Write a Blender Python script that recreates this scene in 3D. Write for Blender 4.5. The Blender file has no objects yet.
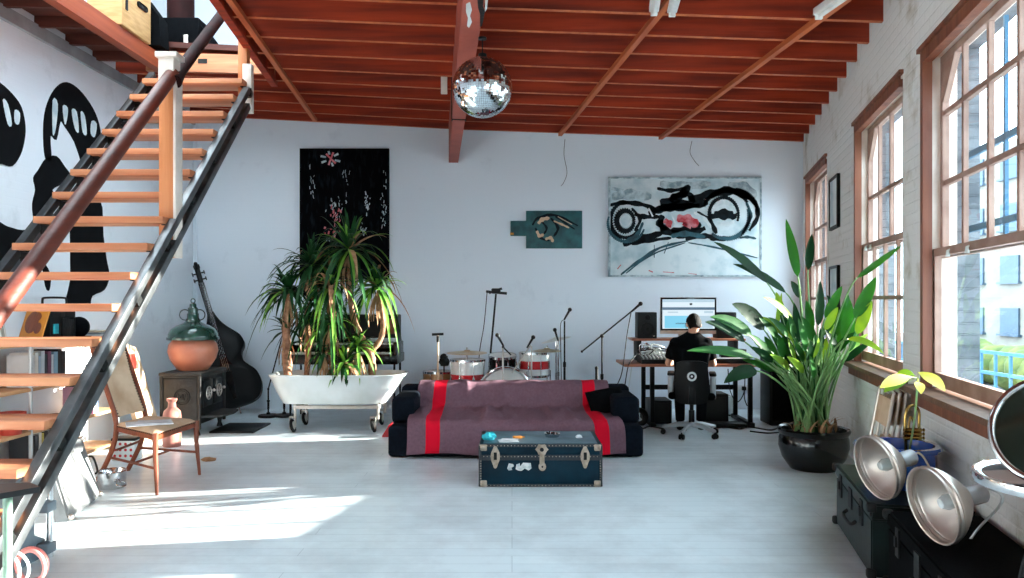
import bpy, bmesh, math, random
from mathutils import Vector, Matrix, Quaternion
V = Vector
rnd = random.Random(7)
PI = math.pi
scn = bpy.context.scene
COL = scn.collection

# ------------------------------------------------------------------ survey
# camera stands at the origin 1.5 m above the floor looking along +Y; F is its focal length in pixels
F = 760.0
EYE = 1.5
def at(px, py, Y):
    return V(((px - 512) / F * Y, Y, EYE + (300 - py) / F * Y))
def xat(px, Y):
    return (px - 512) / F * Y
def zat(py, Y):
    return EYE + (300 - py) / F * Y
BACK = 10.46                    # back wall
LEFT = -4.39                    # left wall
def wallx(Y):                   # right wall is skewed
    return 1.495 + 0.24 * Y

# ------------------------------------------------------------------ materials
def lin(h):
    h = h.lstrip('#')
    r = []
    for i in (0, 2, 4):
        c = int(h[i:i + 2], 16) / 255
        r.append(c / 12.92 if c <= .04045 else ((c + .055) / 1.055) ** 2.4)
    return (*r, 1)

def newmat(name):
    m = bpy.data.materials.new(name)
    m.use_nodes = True
    nt = m.node_tree
    b = nt.nodes['Principled BSDF']
    return m, nt, b

def M(name, col, rough=.5, metal=0, col2=None, scale=6, stretch=(1, 1, 1), lo=.35, hi=.65, bump=0, bscale=None,
      coat=0, detail=4, spec=None, emit=None, estr=0, trans=0, leafy=None):
    m, nt, b = newmat(name)
    N, L = nt.nodes, nt.links
    b.inputs['Roughness'].default_value = rough
    b.inputs['Metallic'].default_value = metal
    if coat:
        b.inputs['Coat Weight'].default_value = coat
        b.inputs['Coat Roughness'].default_value = .12
    if spec is not None:
        b.inputs['Specular IOR Level'].default_value = spec
    if emit:
        b.inputs['Emission Color'].default_value = lin(emit)
        b.inputs['Emission Strength'].default_value = estr
    if trans:
        b.inputs['Transmission Weight'].default_value = trans
    tc = N.new('ShaderNodeTexCoord')
    mp = N.new('ShaderNodeMapping')
    mp.inputs['Scale'].default_value = stretch
    L.new(tc.outputs['Object'], mp.inputs['Vector'])
    c2 = col2
    if c2 is None:
        a = lin(col)
        c2lin = (a[0] * .82, a[1] * .82, a[2] * .82, 1)
    else:
        c2lin = lin(c2)
    n = N.new('ShaderNodeTexNoise')
    n.inputs['Scale'].default_value = scale
    n.inputs['Detail'].default_value = detail
    L.new(mp.outputs[0], n.inputs['Vector'])
    r = N.new('ShaderNodeValToRGB')
    r.color_ramp.elements[0].position = lo
    r.color_ramp.elements[1].position = hi
    r.color_ramp.elements[0].color = lin(col)
    r.color_ramp.elements[1].color = c2lin
    L.new(n.outputs['Fac'], r.inputs['Fac'])
    L.new(r.outputs['Color'], b.inputs['Base Color'])
    if bump:
        n2 = N.new('ShaderNodeTexNoise')
        n2.inputs['Scale'].default_value = bscale or scale * 4
        n2.inputs['Detail'].default_value = 5
        L.new(mp.outputs[0], n2.inputs['Vector'])
        bp = N.new('ShaderNodeBump')
        bp.inputs['Strength'].default_value = bump
        bp.inputs['Distance'].default_value = .02
        L.new(n2.outputs['Fac'], bp.inputs['Height'])
        L.new(bp.outputs[0], b.inputs['Normal'])
    if leafy:                                   # light glowing through a thin leaf
        tl = N.new('ShaderNodeBsdfTranslucent'); tl.inputs[0].default_value = lin(leafy)
        ms = N.new('ShaderNodeMixShader'); ms.inputs[0].default_value = .2
        L.new(b.outputs[0], ms.inputs[1]); L.new(tl.outputs[0], ms.inputs[2]); L.new(ms.outputs[0], N['Material Output'].inputs[0])
    return m

def wood(name, c1, c2, axis, scale=7, rough=.55, bump=.15):
    st = [9, 9, 9]
    st['xyz'.index(axis)] = .6
    return M(name, c1, rough, 0, c2, scale=scale * .25, stretch=tuple(st), lo=.3, hi=.7, bump=bump, bscale=scale)

# painted masonry: brick courses in low relief under worn white paint
def masonry(name, col, dirt, swap, amount=.5, dirtlo=.62):
    m, nt, b = newmat(name)
    N, L = nt.nodes, nt.links
    tc = N.new('ShaderNodeTexCoord')
    sep = N.new('ShaderNodeSeparateXYZ')
    L.new(tc.outputs['Object'], sep.inputs[0])
    com = N.new('ShaderNodeCombineXYZ')
    L.new(sep.outputs['XYZ'.index(swap)], com.inputs[0])
    L.new(sep.outputs[2], com.inputs[1])
    br = N.new('ShaderNodeTexBrick')
    br.inputs['Scale'].default_value = 1
    br.inputs['Brick Width'].default_value = .22
    br.inputs['Row Height'].default_value = .075
    br.inputs['Mortar Size'].default_value = .008
    br.inputs['Mortar Smooth'].default_value = .4
    br.inputs['Color1'].default_value = (1, 1, 1, 1)
    br.inputs['Color2'].default_value = (.85, .85, .85, 1)
    br.inputs['Mortar'].default_value = (0, 0, 0, 1)
    L.new(com.outputs[0], br.inputs['Vector'])
    n = N.new('ShaderNodeTexNoise')
    n.inputs['Scale'].default_value = 2.2
    n.inputs['Detail'].default_value = 8
    n.inputs['Roughness'].default_value = .65
    L.new(tc.outputs['Object'], n.inputs['Vector'])
    r = N.new('ShaderNodeValToRGB')
    r.color_ramp.elements[0].position = dirtlo - .08
    r.color_ramp.elements[1].position = dirtlo + .1
    r.color_ramp.elements[0].color = lin(col)
    r.color_ramp.elements[1].color = lin(dirt)
    L.new(n.outputs['Fac'], r.inputs['Fac'])
    L.new(r.outputs[0], b.inputs['Base Color'])
    n2 = N.new('ShaderNodeTexNoise')
    n2.inputs['Scale'].default_value = 14
    n2.inputs['Detail'].default_value = 6
    L.new(tc.outputs['Object'], n2.inputs['Vector'])
    ad = N.new('ShaderNodeMath')
    ad.operation = 'MULTIPLY_ADD'
    L.new(n2.outputs['Fac'], ad.inputs[0])
    ad.inputs[1].default_value = .8
    L.new(br.outputs['Color'], ad.inputs[2])
    bp = N.new('ShaderNodeBump')
    bp.inputs['Strength'].default_value = amount
    bp.inputs['Distance'].default_value = .015
    L.new(ad.outputs[0], bp.inputs['Height'])
    L.new(bp.outputs[0], b.inputs['Normal'])
    b.inputs['Roughness'].default_value = .75
    return m

# white painted boards running away from the camera
def floor_mat():
    m, nt, b = newmat('painted_floor_boards')
    N, L = nt.nodes, nt.links
    tc = N.new('ShaderNodeTexCoord')
    br = N.new('ShaderNodeTexBrick')
    br.inputs['Scale'].default_value = 1
    br.inputs['Brick Width'].default_value = 3.4
    br.inputs['Row Height'].default_value = .135
    br.inputs['Mortar Size'].default_value = .0025
    br.inputs['Mortar Smooth'].default_value = .2
    br.inputs['Color1'].default_value = (1, 1, 1, 1)
    br.inputs['Color2'].default_value = (.93, .94, .95, 1)
    br.inputs['Mortar'].default_value = (.66, .68, .7, 1)
    br.offset = .37; br.offset_frequency = 3; br.squash = 1
    L.new(tc.outputs['Object'], br.inputs['Vector'])
    n = N.new('ShaderNodeTexNoise')
    n.inputs['Scale'].default_value = 1.3
    n.inputs['Detail'].default_value = 9
    n.inputs['Roughness'].default_value = .68
    L.new(tc.outputs['Object'], n.inputs['Vector'])
    r = N.new('ShaderNodeValToRGB')
    r.color_ramp.elements[0].position = .42
    r.color_ramp.elements[1].position = .75
    r.color_ramp.elements[0].color = lin('#e6f2f7')
    r.color_ramp.elements[1].color = lin('#c3ccd1')
    L.new(n.outputs['Fac'], r.inputs['Fac'])
    mx = N.new('ShaderNodeMix')
    mx.data_type = 'RGBA'
    mx.blend_type = 'MULTIPLY'
    mx.inputs['Factor'].default_value = 1
    L.new(r.outputs[0], mx.inputs[6])
    L.new(br.outputs['Color'], mx.inputs[7])
    L.new(mx.outputs[2], b.inputs['Base Color'])
    r2 = N.new('ShaderNodeMapRange')
    L.new(n.outputs['Fac'], r2.inputs['Value'])
    r2.inputs['To Min'].default_value = .22
    r2.inputs['To Max'].default_value = .5
    L.new(r2.outputs[0], b.inputs['Roughness'])
    bp = N.new('ShaderNodeBump')
    bp.inputs['Strength'].default_value = .25
    bp.inputs['Distance'].default_value = .01
    L.new(br.outputs['Color'], bp.inputs['Height'])
    L.new(bp.outputs[0], b.inputs['Normal'])
    return m

def glass_mat():
    m, nt, b = newmat('window_glass')
    N, L = nt.nodes, nt.links
    N.remove(b)
    t = N.new('ShaderNodeBsdfTransparent')
    t.inputs[0].default_value = (.93, .96, .97, 1)
    g = N.new('ShaderNodeBsdfGlossy')
    g.inputs['Roughness'].default_value = .02
    lw_ = N.new('ShaderNodeLayerWeight')
    pw = N.new('ShaderNodeMath'); pw.operation = 'POWER'; pw.inputs[1].default_value = 5
    L.new(lw_.outputs['Facing'], pw.inputs[0])
    f = N.new('ShaderNodeMath'); f.operation = 'MULTIPLY_ADD'; f.inputs[1].default_value = .5; f.inputs[2].default_value = .02
    L.new(pw.outputs[0], f.inputs[0])
    x = N.new('ShaderNodeMixShader')
    L.new(f.outputs[0], x.inputs[0])
    L.new(t.outputs[0], x.inputs[1])
    L.new(g.outputs[0], x.inputs[2])
    L.new(x.outputs[0], N['Material Output'].inputs[0])
    return m

# mauve wool blanket with two woven red stripes
def blanket_mat():
    m, nt, b = newmat('blanket_wool')
    N, L = nt.nodes, nt.links
    tc = N.new('ShaderNodeTexCoord')
    sep = N.new('ShaderNodeSeparateXYZ')
    L.new(tc.outputs['UV'], sep.inputs[0])
    def band(lo, hi):
        a = N.new('ShaderNodeMath'); a.operation = 'GREATER_THAN'; a.inputs[1].default_value = lo
        c = N.new('ShaderNodeMath'); c.operation = 'LESS_THAN'; c.inputs[1].default_value = hi
        d = N.new('ShaderNodeMath'); d.operation = 'MULTIPLY'
        L.new(sep.outputs[0], a.inputs[0]); L.new(sep.outputs[0], c.inputs[0])
        L.new(a.outputs[0], d.inputs[0]); L.new(c.outputs[0], d.inputs[1])
        return d
    b1, b2 = band(.085, .15), band(.862, .928)
    s = N.new('ShaderNodeMath'); s.operation = 'ADD'
    L.new(b1.outputs[0], s.inputs[0]); L.new(b2.outputs[0], s.inputs[1])
    n = N.new('ShaderNodeTexNoise'); n.inputs['Scale'].default_value = 40
    L.new(tc.outputs['Object'], n.inputs['Vector'])
    r = N.new('ShaderNodeValToRGB')
    r.color_ramp.elements[0].color = lin('#654853'); r.color_ramp.elements[1].color = lin('#7d606b')
    L.new(n.outputs['Fac'], r.inputs[0])
    x = N.new('ShaderNodeMix'); x.data_type = 'RGBA'
    L.new(s.outputs[0], x.inputs['Factor'])
    L.new(r.outputs[0], x.inputs[6])
    x.inputs[7].default_value = lin('#d3122c')
    L.new(x.outputs[2], b.inputs['Base Color'])
    b.inputs['Roughness'].default_value = .95
    b.inputs['Specular IOR Level'].default_value = .1
    n2 = N.new('ShaderNodeTexNoise'); n2.inputs['Scale'].default_value = 260
    L.new(tc.outputs['Object'], n2.inputs['Vector'])
    bp = N.new('ShaderNodeBump'); bp.inputs['Strength'].default_value = .3; bp.inputs['Distance'].default_value = .004
    L.new(n2.outputs['Fac'], bp.inputs['Height']); L.new(bp.outputs[0], b.inputs['Normal'])
    return m

MAT = {}
def mats():
    m = MAT
    m['wall_white'] = masonry('painted_plaster', '#e2e9f1', '#d3dae3', 'X', .06, .68)
    m['wall_left'] = masonry('painted_board_wall', '#e6eaef', '#d2d6db', 'Y', .12, .66)
    m['wall_right'] = masonry('painted_brick', '#e6e5e2', '#b3a996', 'Y', .55, .62)
    m['wall_shade'] = M('wall_shade_grey', '#a5a8ac', .85, 0, '#8b8d90', scale=3, bump=.3)
    m['floor'] = floor_mat()
    m['joist'] = wood('red_brown_joist_wood', '#ae350a', '#6e1c05', 'x', 6, .75)
    m['deck'] = wood('red_brown_deck_wood', '#5e2310', '#3a1208', 'x', 6, .7)
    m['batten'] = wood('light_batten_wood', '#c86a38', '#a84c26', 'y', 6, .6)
    m['beam'] = M('salmon_painted_beam', '#a8503f', .6, 0, '#984638', scale=4, bump=.1)
    m['beam_chip'] = M('peeled_paint', '#cfc0b8', .8, 0, '#2a1c18', scale=16)
    m['tread'] = wood('stair_tread_wood', '#cf8c60', '#ad6440', 'x', 7, .5)
    m['loft_beam'] = wood('loft_beam_wood', '#a84e28', '#82361a', 'y', 5, .6)
    m['post'] = wood('newel_pine', '#d98e5c', '#c47440', 'z', 6, .5)
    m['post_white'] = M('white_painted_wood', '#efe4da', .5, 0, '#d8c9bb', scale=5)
    m['rail'] = wood('handrail_wood', '#6a2c1c', '#4c1e13', 'y', 5, .5)
    m['rail_dark'] = M('dark_stained_wood', '#2a0f0e', .7, 0, '#1c0908', scale=5, spec=.1)
    m['steel'] = M('stringer_steel', '#6d7072', .42, .75, '#4e5052', scale=7)
    m['steel_dark'] = M('blackened_steel', '#2b2c2e', .45, .5, '#1d1d1f', scale=7)
    m['black'] = M('black_satin', '#08090a', .5, 0, '#0d0e0f', scale=9, spec=.25)
    m['black_gloss'] = M('black_gloss', '#060708', .22, 0, '#08090a', scale=5, spec=.4)
    m['black_cloth'] = M('black_cotton', '#07080a', .95, 0, '#0c0d0f', scale=30, bump=.2, spec=.05)
    m['black_metal'] = M('black_metal', '#0c0d0e', .45, .2, '#121314', scale=9, spec=.25)
    m['chrome'] = M('chrome', '#d9dbdd', .12, 1, '#c4c6c8', scale=3)
    m['alu'] = M('brushed_aluminium', '#d3c8bf', .42, .95, '#c2b7ae', scale=3)
    m['alu_paint'] = M('aluminium_paint', '#c4c8cb', .45, .3, '#b2b6ba', scale=5)
    m['frame_wood'] = wood('window_frame_wood', '#8a5238', '#653626', 'z', 6, .6)
    m['sash_wood'] = M('pale_sash_wood', '#a8887a', .6, 0, '#8c6a5c', scale=6)
    m['sill_wood'] = wood('sill_wood', '#75533f', '#573b2a', 'x', 5, .6)
    m['glass'] = glass_mat()
    m['navy'] = M('navy_upholstery', '#0b1018', .9, 0, '#10161f', scale=30, bump=.2, spec=.08)
    m['blanket'] = blanket_mat()
    m['trunk'] = M('trunk_blue_black', '#052938', .45, 0, '#031a26', scale=5, bump=.06, spec=.15)
    m['trunk_edge'] = M('trunk_edge_black', '#141b22', .5, 0, '#20282f', scale=9)
    m['trunk_metal'] = M('tarnished_nickel', '#b9a898', .4, .7, '#8d7c6c', scale=18)
    m['trunk_top'] = M('scuffed_trunk_top', '#2f5260', .4, 0, '#64808a', scale=5)
    m['sticker'] = M('torn_label_paper', '#d8d6d2', .8, 0, '#a9b0b2', scale=30)
    m['chest'] = M('dark_green_chest', '#132423', .42, 0, '#0a1413', scale=6, bump=.1, spec=.35)
    m['cobalt'] = M('cobalt_glaze', '#1450b4', .14, 0, '#0d3888', scale=4, coat=1)
    m['pot_dark'] = M('black_glaze', '#04070a', .14, 0, '#070c0e', scale=3, spec=.5)
    m['terracotta'] = M('terracotta', '#cf8468', .4, 0, '#bb7056', scale=4, coat=.25)
    m['pink_clay'] = M('pink_ceramic', '#b8786a', .55, 0, '#a06458', scale=6)
    m['enamel_green'] = M('green_enamel', '#20433a', .22, 0, '#19362c', scale=4, coat=.7)
    m['enamel_white'] = M('white_enamel', '#dfe4e4', .22, 0, '#c8ceca', scale=3, coat=.5)
    m['tub_frame'] = M('pale_tube_metal', '#cfc9c2', .4, .3, '#b5ada4', scale=6)
    m['rubber'] = M('black_rubber', '#0b0b0c', .7, 0, '#121213', scale=9, spec=.2)
    m['soil'] = M('soil', '#2a1e16', .95, 0, '#120c08', scale=30, bump=.6)
    m['leaf'] = M('leaf_green', '#2c6c28', .5, 0, '#17471a', scale=5, spec=.18, leafy='#7fbf3a')
    m['leaf_dark'] = M('leaf_dark_green', '#10381a', .5, 0, '#0a2611', scale=5, spec=.14, leafy='#3f8a30')
    m['leaf_yellow'] = M('leaf_yellow_green', '#8fb030', .5, 0, '#5f9030', scale=6, spec=.2, leafy='#c8dc3c')
    m['leaf_old'] = M('leaf_yellow_old', '#d9c83a', .45, 0, '#b9b04a', scale=12)
    m['leaf_dry'] = M('leaf_dry_tan', '#b98f6a', .8, 0, '#8e6444', scale=14)
    m['stem_green'] = M('stem_green', '#86ac6c', .4, 0, '#4f7a44', scale=5)
    m['yucca'] = M('yucca_leaf', '#1e4a22', .5, 0, '#0e2c13', scale=4, spec=.15)
    m['yucca_sunlit'] = M('yucca_leaf_sunlit', '#7fae45', .5, 0, '#3f7a30', scale=4, spec=.2, leafy='#b8d850')  # brighter leaf colour that paints in the sunlit side of the crowns
    m['bark'] = M('yucca_bark', '#b9876a', .85, 0, '#80563e', scale=20, bump=.5)
    m['chair_wood'] = wood('chair_wood', '#8a4526', '#662c16', 'z', 6, .4)
    m['hide'] = M('tan_hide', '#dcc0a2', .7, 0, '#bf9c7c', scale=4, bump=.15)
    m['stud'] = M('dark_stud_brass', '#4a3a2c', .4, .6)
    m['paper'] = M('white_paper', '#e9ebee', .8, 0, '#cfd3d8', scale=12)
    m['shelf_wood'] = wood('shelf_wood', '#c79a70', '#a97a50', 'y', 6, .6)
    m['stove'] = M('cast_iron_grey', '#2b2a29', .65, .1, '#201f1e', scale=8, bump=.2)
    m['iron'] = M('cast_iron_black', '#101112', .55, .1, '#181919', scale=9, bump=.2, spec=.3)
    m['bass'] = M('black_varnish', '#050607', .45, 0, '#08090b', scale=3, spec=.2)
    m['desk'] = wood('desk_top_wood', '#a5674a', '#8a4f36', 'x', 6, .4)
    m['screen_black'] = M('screen_bezel', '#0b0c0e', .15)
    m['screen_white'] = M('lit_page_white', '#101418', .3, emit='#dcecf6', estr=.92)
    m['screen_blue'] = M('lit_page_blue', '#101418', .3, emit='#7fd0ee', estr=.9)
    m['screen_bar'] = M('lit_page_bar', '#101418', .3, emit='#56748f', estr=.75)
    m['screen_grey'] = M('lit_page_grey', '#101418', .3, emit='#b5cfdf', estr=.9)
    m['skin'] = M('skin', '#d9a184', .5, 0, '#c98d70', scale=12)
    m['hair'] = M('dark_hair', '#15100d', .7, 0, '#0d0a08', scale=40, bump=.4, spec=.15)
    m['jeans'] = M('dark_trousers', '#0c0e12', .9, 0, '#12141a', scale=30, spec=.1)
    m['drum_white'] = M('white_drum_wrap', '#e6e6e4', .25, 0, '#d2d2d0', scale=5, coat=.3)
    m['drum_red'] = M('red_drum_wrap', '#c01a22', .25, 0, '#a5121a', scale=6, coat=.4)
    m['drum_wood'] = M('maple_shell', '#b98a5c', .4, 0, '#9d6e42', scale=5)
    m['drum_head'] = M('drum_skin', '#e4e4e0', .5, 0, '#d0d0cc', scale=4)
    m['brass'] = M('cymbal_bronze', '#b9a078', .3, .9, '#9d8460', scale=10)
    m['trumpet'] = M('lacquered_brass', '#c9a860', .2, 1, '#a98840', scale=6)
    m['canvas_white'] = M('pale_blue_canvas', '#dbe6ea', .8, 0, '#a9c4cc', scale=4, lo=.45, hi=.7)
    m['paint_black'] = M('black_brush_paint', '#080b0e', .7, 0, '#101c22', scale=14, spec=.15)
    m['paint_teal'] = M('teal_brush_paint', '#1f5a68', .6, 0, '#12343e', scale=10)
    m['paint_white'] = M('white_brush_paint', '#e9eef0', .7, 0, '#c2d2d8', scale=9)
    m['paint_red'] = M('red_brush_paint', '#b3202f', .6, 0, '#d98a90', scale=14)
    m['paint_grey'] = M('grey_brush_paint', '#7c9199', .7, 0, '#c4d2d6', scale=14)
    m['dark_canvas'] = M('dark_canvas', '#040406', .9, 0, '#1d262b', scale=7, spec=.05, stretch=(3, 1, .8), lo=.52, hi=.85, detail=9)
    m['teal_board'] = M('teal_board', '#245f62', .6, 0, '#173f44', scale=7, detail=8)
    m['mural'] = M('black_wall_paint', '#08090b', .8, 0, '#0e0f12', scale=6, spec=.1)
    m['socket'] = M('white_plastic', '#dfe3e6', .4)
    m['red_plastic'] = M('red_plastic', '#c9202a', .35)
    m['red_clay'] = M('red_pot', '#c9442f', .5, 0, '#b0382a', scale=5)
    m['teal_cloth'] = M('teal_cloth', '#2bb5c4', .8, 0, '#1c8f9e', scale=20)
    m['orange'] = M('orange_plastic', '#d98a28', .5)
    m['grey_plastic'] = M('blue_grey_plastic', '#6f7d87', .5, 0, '#5f6c75', scale=5)
    m['grey_case'] = M('grey_vinyl', '#8f9192', .6, 0, '#6e7071', scale=7, bump=.1)
    m['green_post'] = M('green_grey_paint', '#7d9a88', .5, 0, '#5c7868', scale=8)
    m['pink_hose'] = M('pink_hose', '#e08a86', .4)
    m['ply'] = M('plywood', '#c9a06a', .6, 0, '#b48a54', scale=6, stretch=(1, 1, 6))
    m['mirror_green'] = M('dark_mirror', '#4a5a50', .08, .8, '#38463e', scale=3)
    m['mirror_tile'] = M('mirror_tile', '#e6edf0', .06, 1, '#d5dde2', scale=2)
    m['key_white'] = M('piano_key_ivory', '#e8e8e6', .35)
    m['tube'] = M('white_batten_lamp', '#f0efec', .4)
    m['ext_brick'] = masonry('grey_outer_brick', '#6c7075', '#474d54', 'Y', 1, .5)
    m['ext_white'] = M('pale_render', '#948d84', .8, 0, '#877f77', scale=1)
    m['ext_win'] = M('far_glazing', '#4a6076', .4)
    m['ext_blue'] = M('blue_paint', '#35698a', .6)
    m['ext_ground'] = M('pale_paving', '#85898e', .9)
    m['hedge'] = M('hedge_leaf', '#6a6f34', .8, 0, '#42552a', scale=3)
mats()

# ------------------------------------------------------------------ mesh builder
class MB:
    def __init__(s):
        s.bm = bmesh.new(); s.mi = 0
    def _fin(s, faces):
        for f in faces:
            f.material_index = s.mi
        return faces
    def mat(s, i):
        s.mi = i; return s
    def box(s, c, d, bev=0, rot=None, seg=2):
        m = Matrix.Translation(V(c))
        if rot is not None:
            m = m @ (rot.to_4x4() if isinstance(rot, (Matrix, Quaternion)) and not (isinstance(rot, Matrix) and len(rot) == 4) else (Matrix.Rotation(rot, 4, 'Z') if isinstance(rot, (int, float)) else rot))
        m = m @ Matrix.Diagonal((d[0], d[1], d[2], 1))
        r = bmesh.ops.create_cube(s.bm, size=1, matrix=m)
        vs = r['verts']
        fs = set(f for v in vs for f in v.link_faces)
        s._fin(fs)
        if bev:
            es = list(set(e for v in vs for e in v.link_edges))
            rr = bmesh.ops.bevel(s.bm, geom=es, offset=bev, segments=seg, affect='EDGES', profile=.5)
            s._fin(rr['faces'])
        return s
    def bar(s, p0, p1, w, h, bev=0, up=(0, 0, 1)):
        p0, p1 = V(p0), V(p1)
        d = p1 - p0; L = d.length
        y = d.normalized(); x = y.cross(V(up)).normalized(); z = x.cross(y)
        R = Matrix((x, y, z)).transposed().to_4x4()
        return s.box((p0 + p1) / 2, (w, L, h), bev, R)
    def ring(s, c, x, y, rx, ry, n):
        return [s.bm.verts.new(c + x * (rx * math.cos(2 * PI * i / n)) + y * (ry * math.sin(2 * PI * i / n))) for i in range(n)]
    def skin(s, rings, close=True, cap=True):
        fs = []
        for a, b in zip(rings, rings[1:]):
            n = len(a)
            for i in range(n if close else n - 1):
                j = (i + 1) % n
                fs.append(s.bm.faces.new((a[i], a[j], b[j], b[i])))
        if cap and close:
            fs.append(s.bm.faces.new(list(reversed(rings[0]))))
            fs.append(s.bm.faces.new(rings[-1]))
        s._fin(fs); return s
    def tube(s, pts, r, seg=8, flat=1.0, cap=True):
        pts = [V(p) for p in pts]
        rs = r if isinstance(r, (list, tuple)) else [r] * len(pts)
        n = None; rings = []
        for i, p in enumerate(pts):
            t = (pts[min(i + 1, len(pts) - 1)] - pts[max(i - 1, 0)]).normalized()
            if n is None:
                n = t.orthogonal().normalized()
            else:
                n = (n - t * n.dot(t))
                n = n.normalized() if n.length > 1e-6 else t.orthogonal().normalized()
            rings.append(s.ring(p, n, t.cross(n), rs[i], rs[i] * flat, seg))
        return s.skin(rings, True, cap)
    def cyl(s, p0, p1, r, r2=None, seg=16):
        return s.tube([p0, p1], [r, r if r2 is None else r2], seg)
    def lathe(s, prof, c=(0, 0, 0), seg=28, axis=(0, 0, 1), cap=False, sx=1, sy=1):
        c = V(c); z = V(axis).normalized()
        x = V((1, 0, 0)) if abs(z.z) > .99 else z.orthogonal().normalized()
        y = z.cross(x)
        rings = [s.ring(c + z * h, x, y, max(r, 1e-4) * sx, max(r, 1e-4) * sy, seg) for r, h in prof]
        return s.skin(rings, True, cap)
    def prism(s, pts, vec):
        vec = V(vec)
        a = [s.bm.verts.new(V(p)) for p in pts]
        b = [s.bm.verts.new(V(p) + vec) for p in pts]
        return s.skin([a, b], True, True)
    def sphere(s, c, r, sc=(1, 1, 1), u=20, v=12, rot=None):
        m = Matrix.Translation(V(c))
        if rot is not None: m = m @ rot
        m = m @ Matrix.Diagonal((r * sc[0], r * sc[1], r * sc[2], 1))
        q = bmesh.ops.create_uvsphere(s.bm, u_segments=u, v_segments=v, radius=1, matrix=m)
        s._fin(set(f for w in q['verts'] for f in w.link_faces)); return s
    def torus(s, c, axis, R, r, n=28, seg=8, a0=0, a1=2 * PI, up=None):
        z = V(axis).normalized()
        x = V(up).normalized() if up else z.orthogonal().normalized()
        y = z.cross(x); c = V(c)
        full = abs(a1 - a0 - 2 * PI) < 1e-6
        pts = [c + (x * math.cos(a0 + (a1 - a0) * i / n) + y * math.sin(a0 + (a1 - a0) * i / n)) * R for i in range(n + (0 if full else 1))]
        if full:
            rings = []
            for i, p in enumerate(pts):
                rad = (p - c).normalized()
                rings.append(s.ring(p, rad, z, r, r, seg))
            rings.append(rings[0])
            return s.skin(rings, True, False)
        return s.tube(pts, r, seg)
    def grid(s, fn, nu, nv, uv=False):
        vs = [[s.bm.verts.new(V(fn(i / nu, j / nv))) for j in range(nv + 1)] for i in range(nu + 1)]
        fs = []
        lay = s.bm.loops.layers.uv.verify() if uv else None
        for i in range(nu):
            for j in range(nv):
                f = s.bm.faces.new((vs[i][j], vs[i + 1][j], vs[i + 1][j + 1], vs[i][j + 1]))
                fs.append(f)
                if uv:
                    for l, (a, b) in zip(f.loops, ((i, j), (i + 1, j), (i + 1, j + 1), (i, j + 1))):
                        l[lay].uv = (a / nu, b / nv)
        s._fin(fs); return s
    def poly(s, pts):
        f = s.bm.faces.new([s.bm.verts.new(V(p)) for p in pts]); s._fin([f]); return s

W = {}
def obj(name, mb, mat, parent=None, local=False, smooth=38, origin=None):
    me = bpy.data.meshes.new(name)
    bmesh.ops.recalc_face_normals(mb.bm, faces=mb.bm.faces[:])
    mb.bm.to_mesh(me); mb.bm.free()
    for k in (mat if isinstance(mat, (list, tuple)) else [mat]):
        me.materials.append(MAT[k])
    if smooth:
        me.polygons.foreach_set('use_smooth', [True] * len(me.polygons))
        me.set_sharp_from_angle(angle=math.radians(smooth))
    o = bpy.data.objects.new(name, me)
    COL.objects.link(o)
    if parent is not None:
        o.parent = parent
        if not local:
            o.matrix_parent_inverse = W[parent].inverted()
            W[o] = Matrix.Identity(4)
        else:
            W[o] = W[parent].copy()
    else:
        if origin is None and not local:
            xs = [v.co for v in me.vertices]
            lo = V((min(v.x for v in xs), min(v.y for v in xs), min(v.z for v in xs)))
            hi = V((max(v.x for v in xs), max(v.y for v in xs), max(v.z for v in xs)))
            origin = V(((lo.x + hi.x) / 2, (lo.y + hi.y) / 2, lo.z))
        origin = V(origin) if origin is not None else V((0, 0, 0))
        if origin.length:
            me.transform(Matrix.Translation(-origin))
        o.location = origin
        W[o] = Matrix.Translation(origin)
    return o
def tag(o, label, cat, group=None, kind=None):
    o['label'] = label; o['category'] = cat
    if group: o['group'] = group
    if kind: o['kind'] = kind
    return o
def thing(name, label, cat, loc=(0, 0, 0), rz=0, group=None, mtx=None):
    o = bpy.data.objects.new(name, None)
    o.empty_display_size = .1
    COL.objects.link(o)
    if mtx is not None:
        o.matrix_world = mtx; W[o] = mtx.copy()
    else:
        o.location = loc; o.rotation_euler = (0, 0, rz)
        W[o] = Matrix.Translation(V(loc)) @ Matrix.Rotation(rz, 4, 'Z')
    return tag(o, label, cat, group)
def solo(name, mb, mat, label, cat, group=None, smooth=38, origin=None):
    return tag(obj(name, mb, mat, None, False, smooth, origin), label, cat, group)
def struct(name, mb, mat, parent=None, smooth=30, origin=None):
    o = obj(name, mb, mat, parent, False, smooth, origin if parent is None and origin is not None else ((0, 0, 0) if parent is None else None))
    if parent is None: o['kind'] = 'structure'
    return o
def dup(root, delta, label, group=None, rz=0):
    r = root.copy(); COL.objects.link(r)
    r.location = root.location + V(delta)
    r.rotation_euler = (0, 0, root.rotation_euler.z + rz)
    r['label'] = label
    if group: r['group'] = group
    for ch in list(root.children):
        c = ch.copy(); COL.objects.link(c); c.parent = r
        for g in list(ch.children):
            d = g.copy(); COL.objects.link(d); d.parent = c
    return r
def lerp(a, b, t): return a + (b - a) * t
def smoothpath(pts, n=6):
    pts = [V(p) for p in pts]
    out = []
    for i in range(len(pts) - 1):
        p0 = pts[max(i - 1, 0)]; p1 = pts[i]; p2 = pts[i + 1]; p3 = pts[min(i + 2, len(pts) - 1)]
        for k in range(n):
            t = k / n
            out.append(.5 * ((2 * p1) + (p2 - p0) * t + (2 * p0 - 5 * p1 + 4 * p2 - p3) * t * t + (3 * p1 - p0 - 3 * p2 + p3) * t ** 3))
    out.append(pts[-1])
    return out
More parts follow.
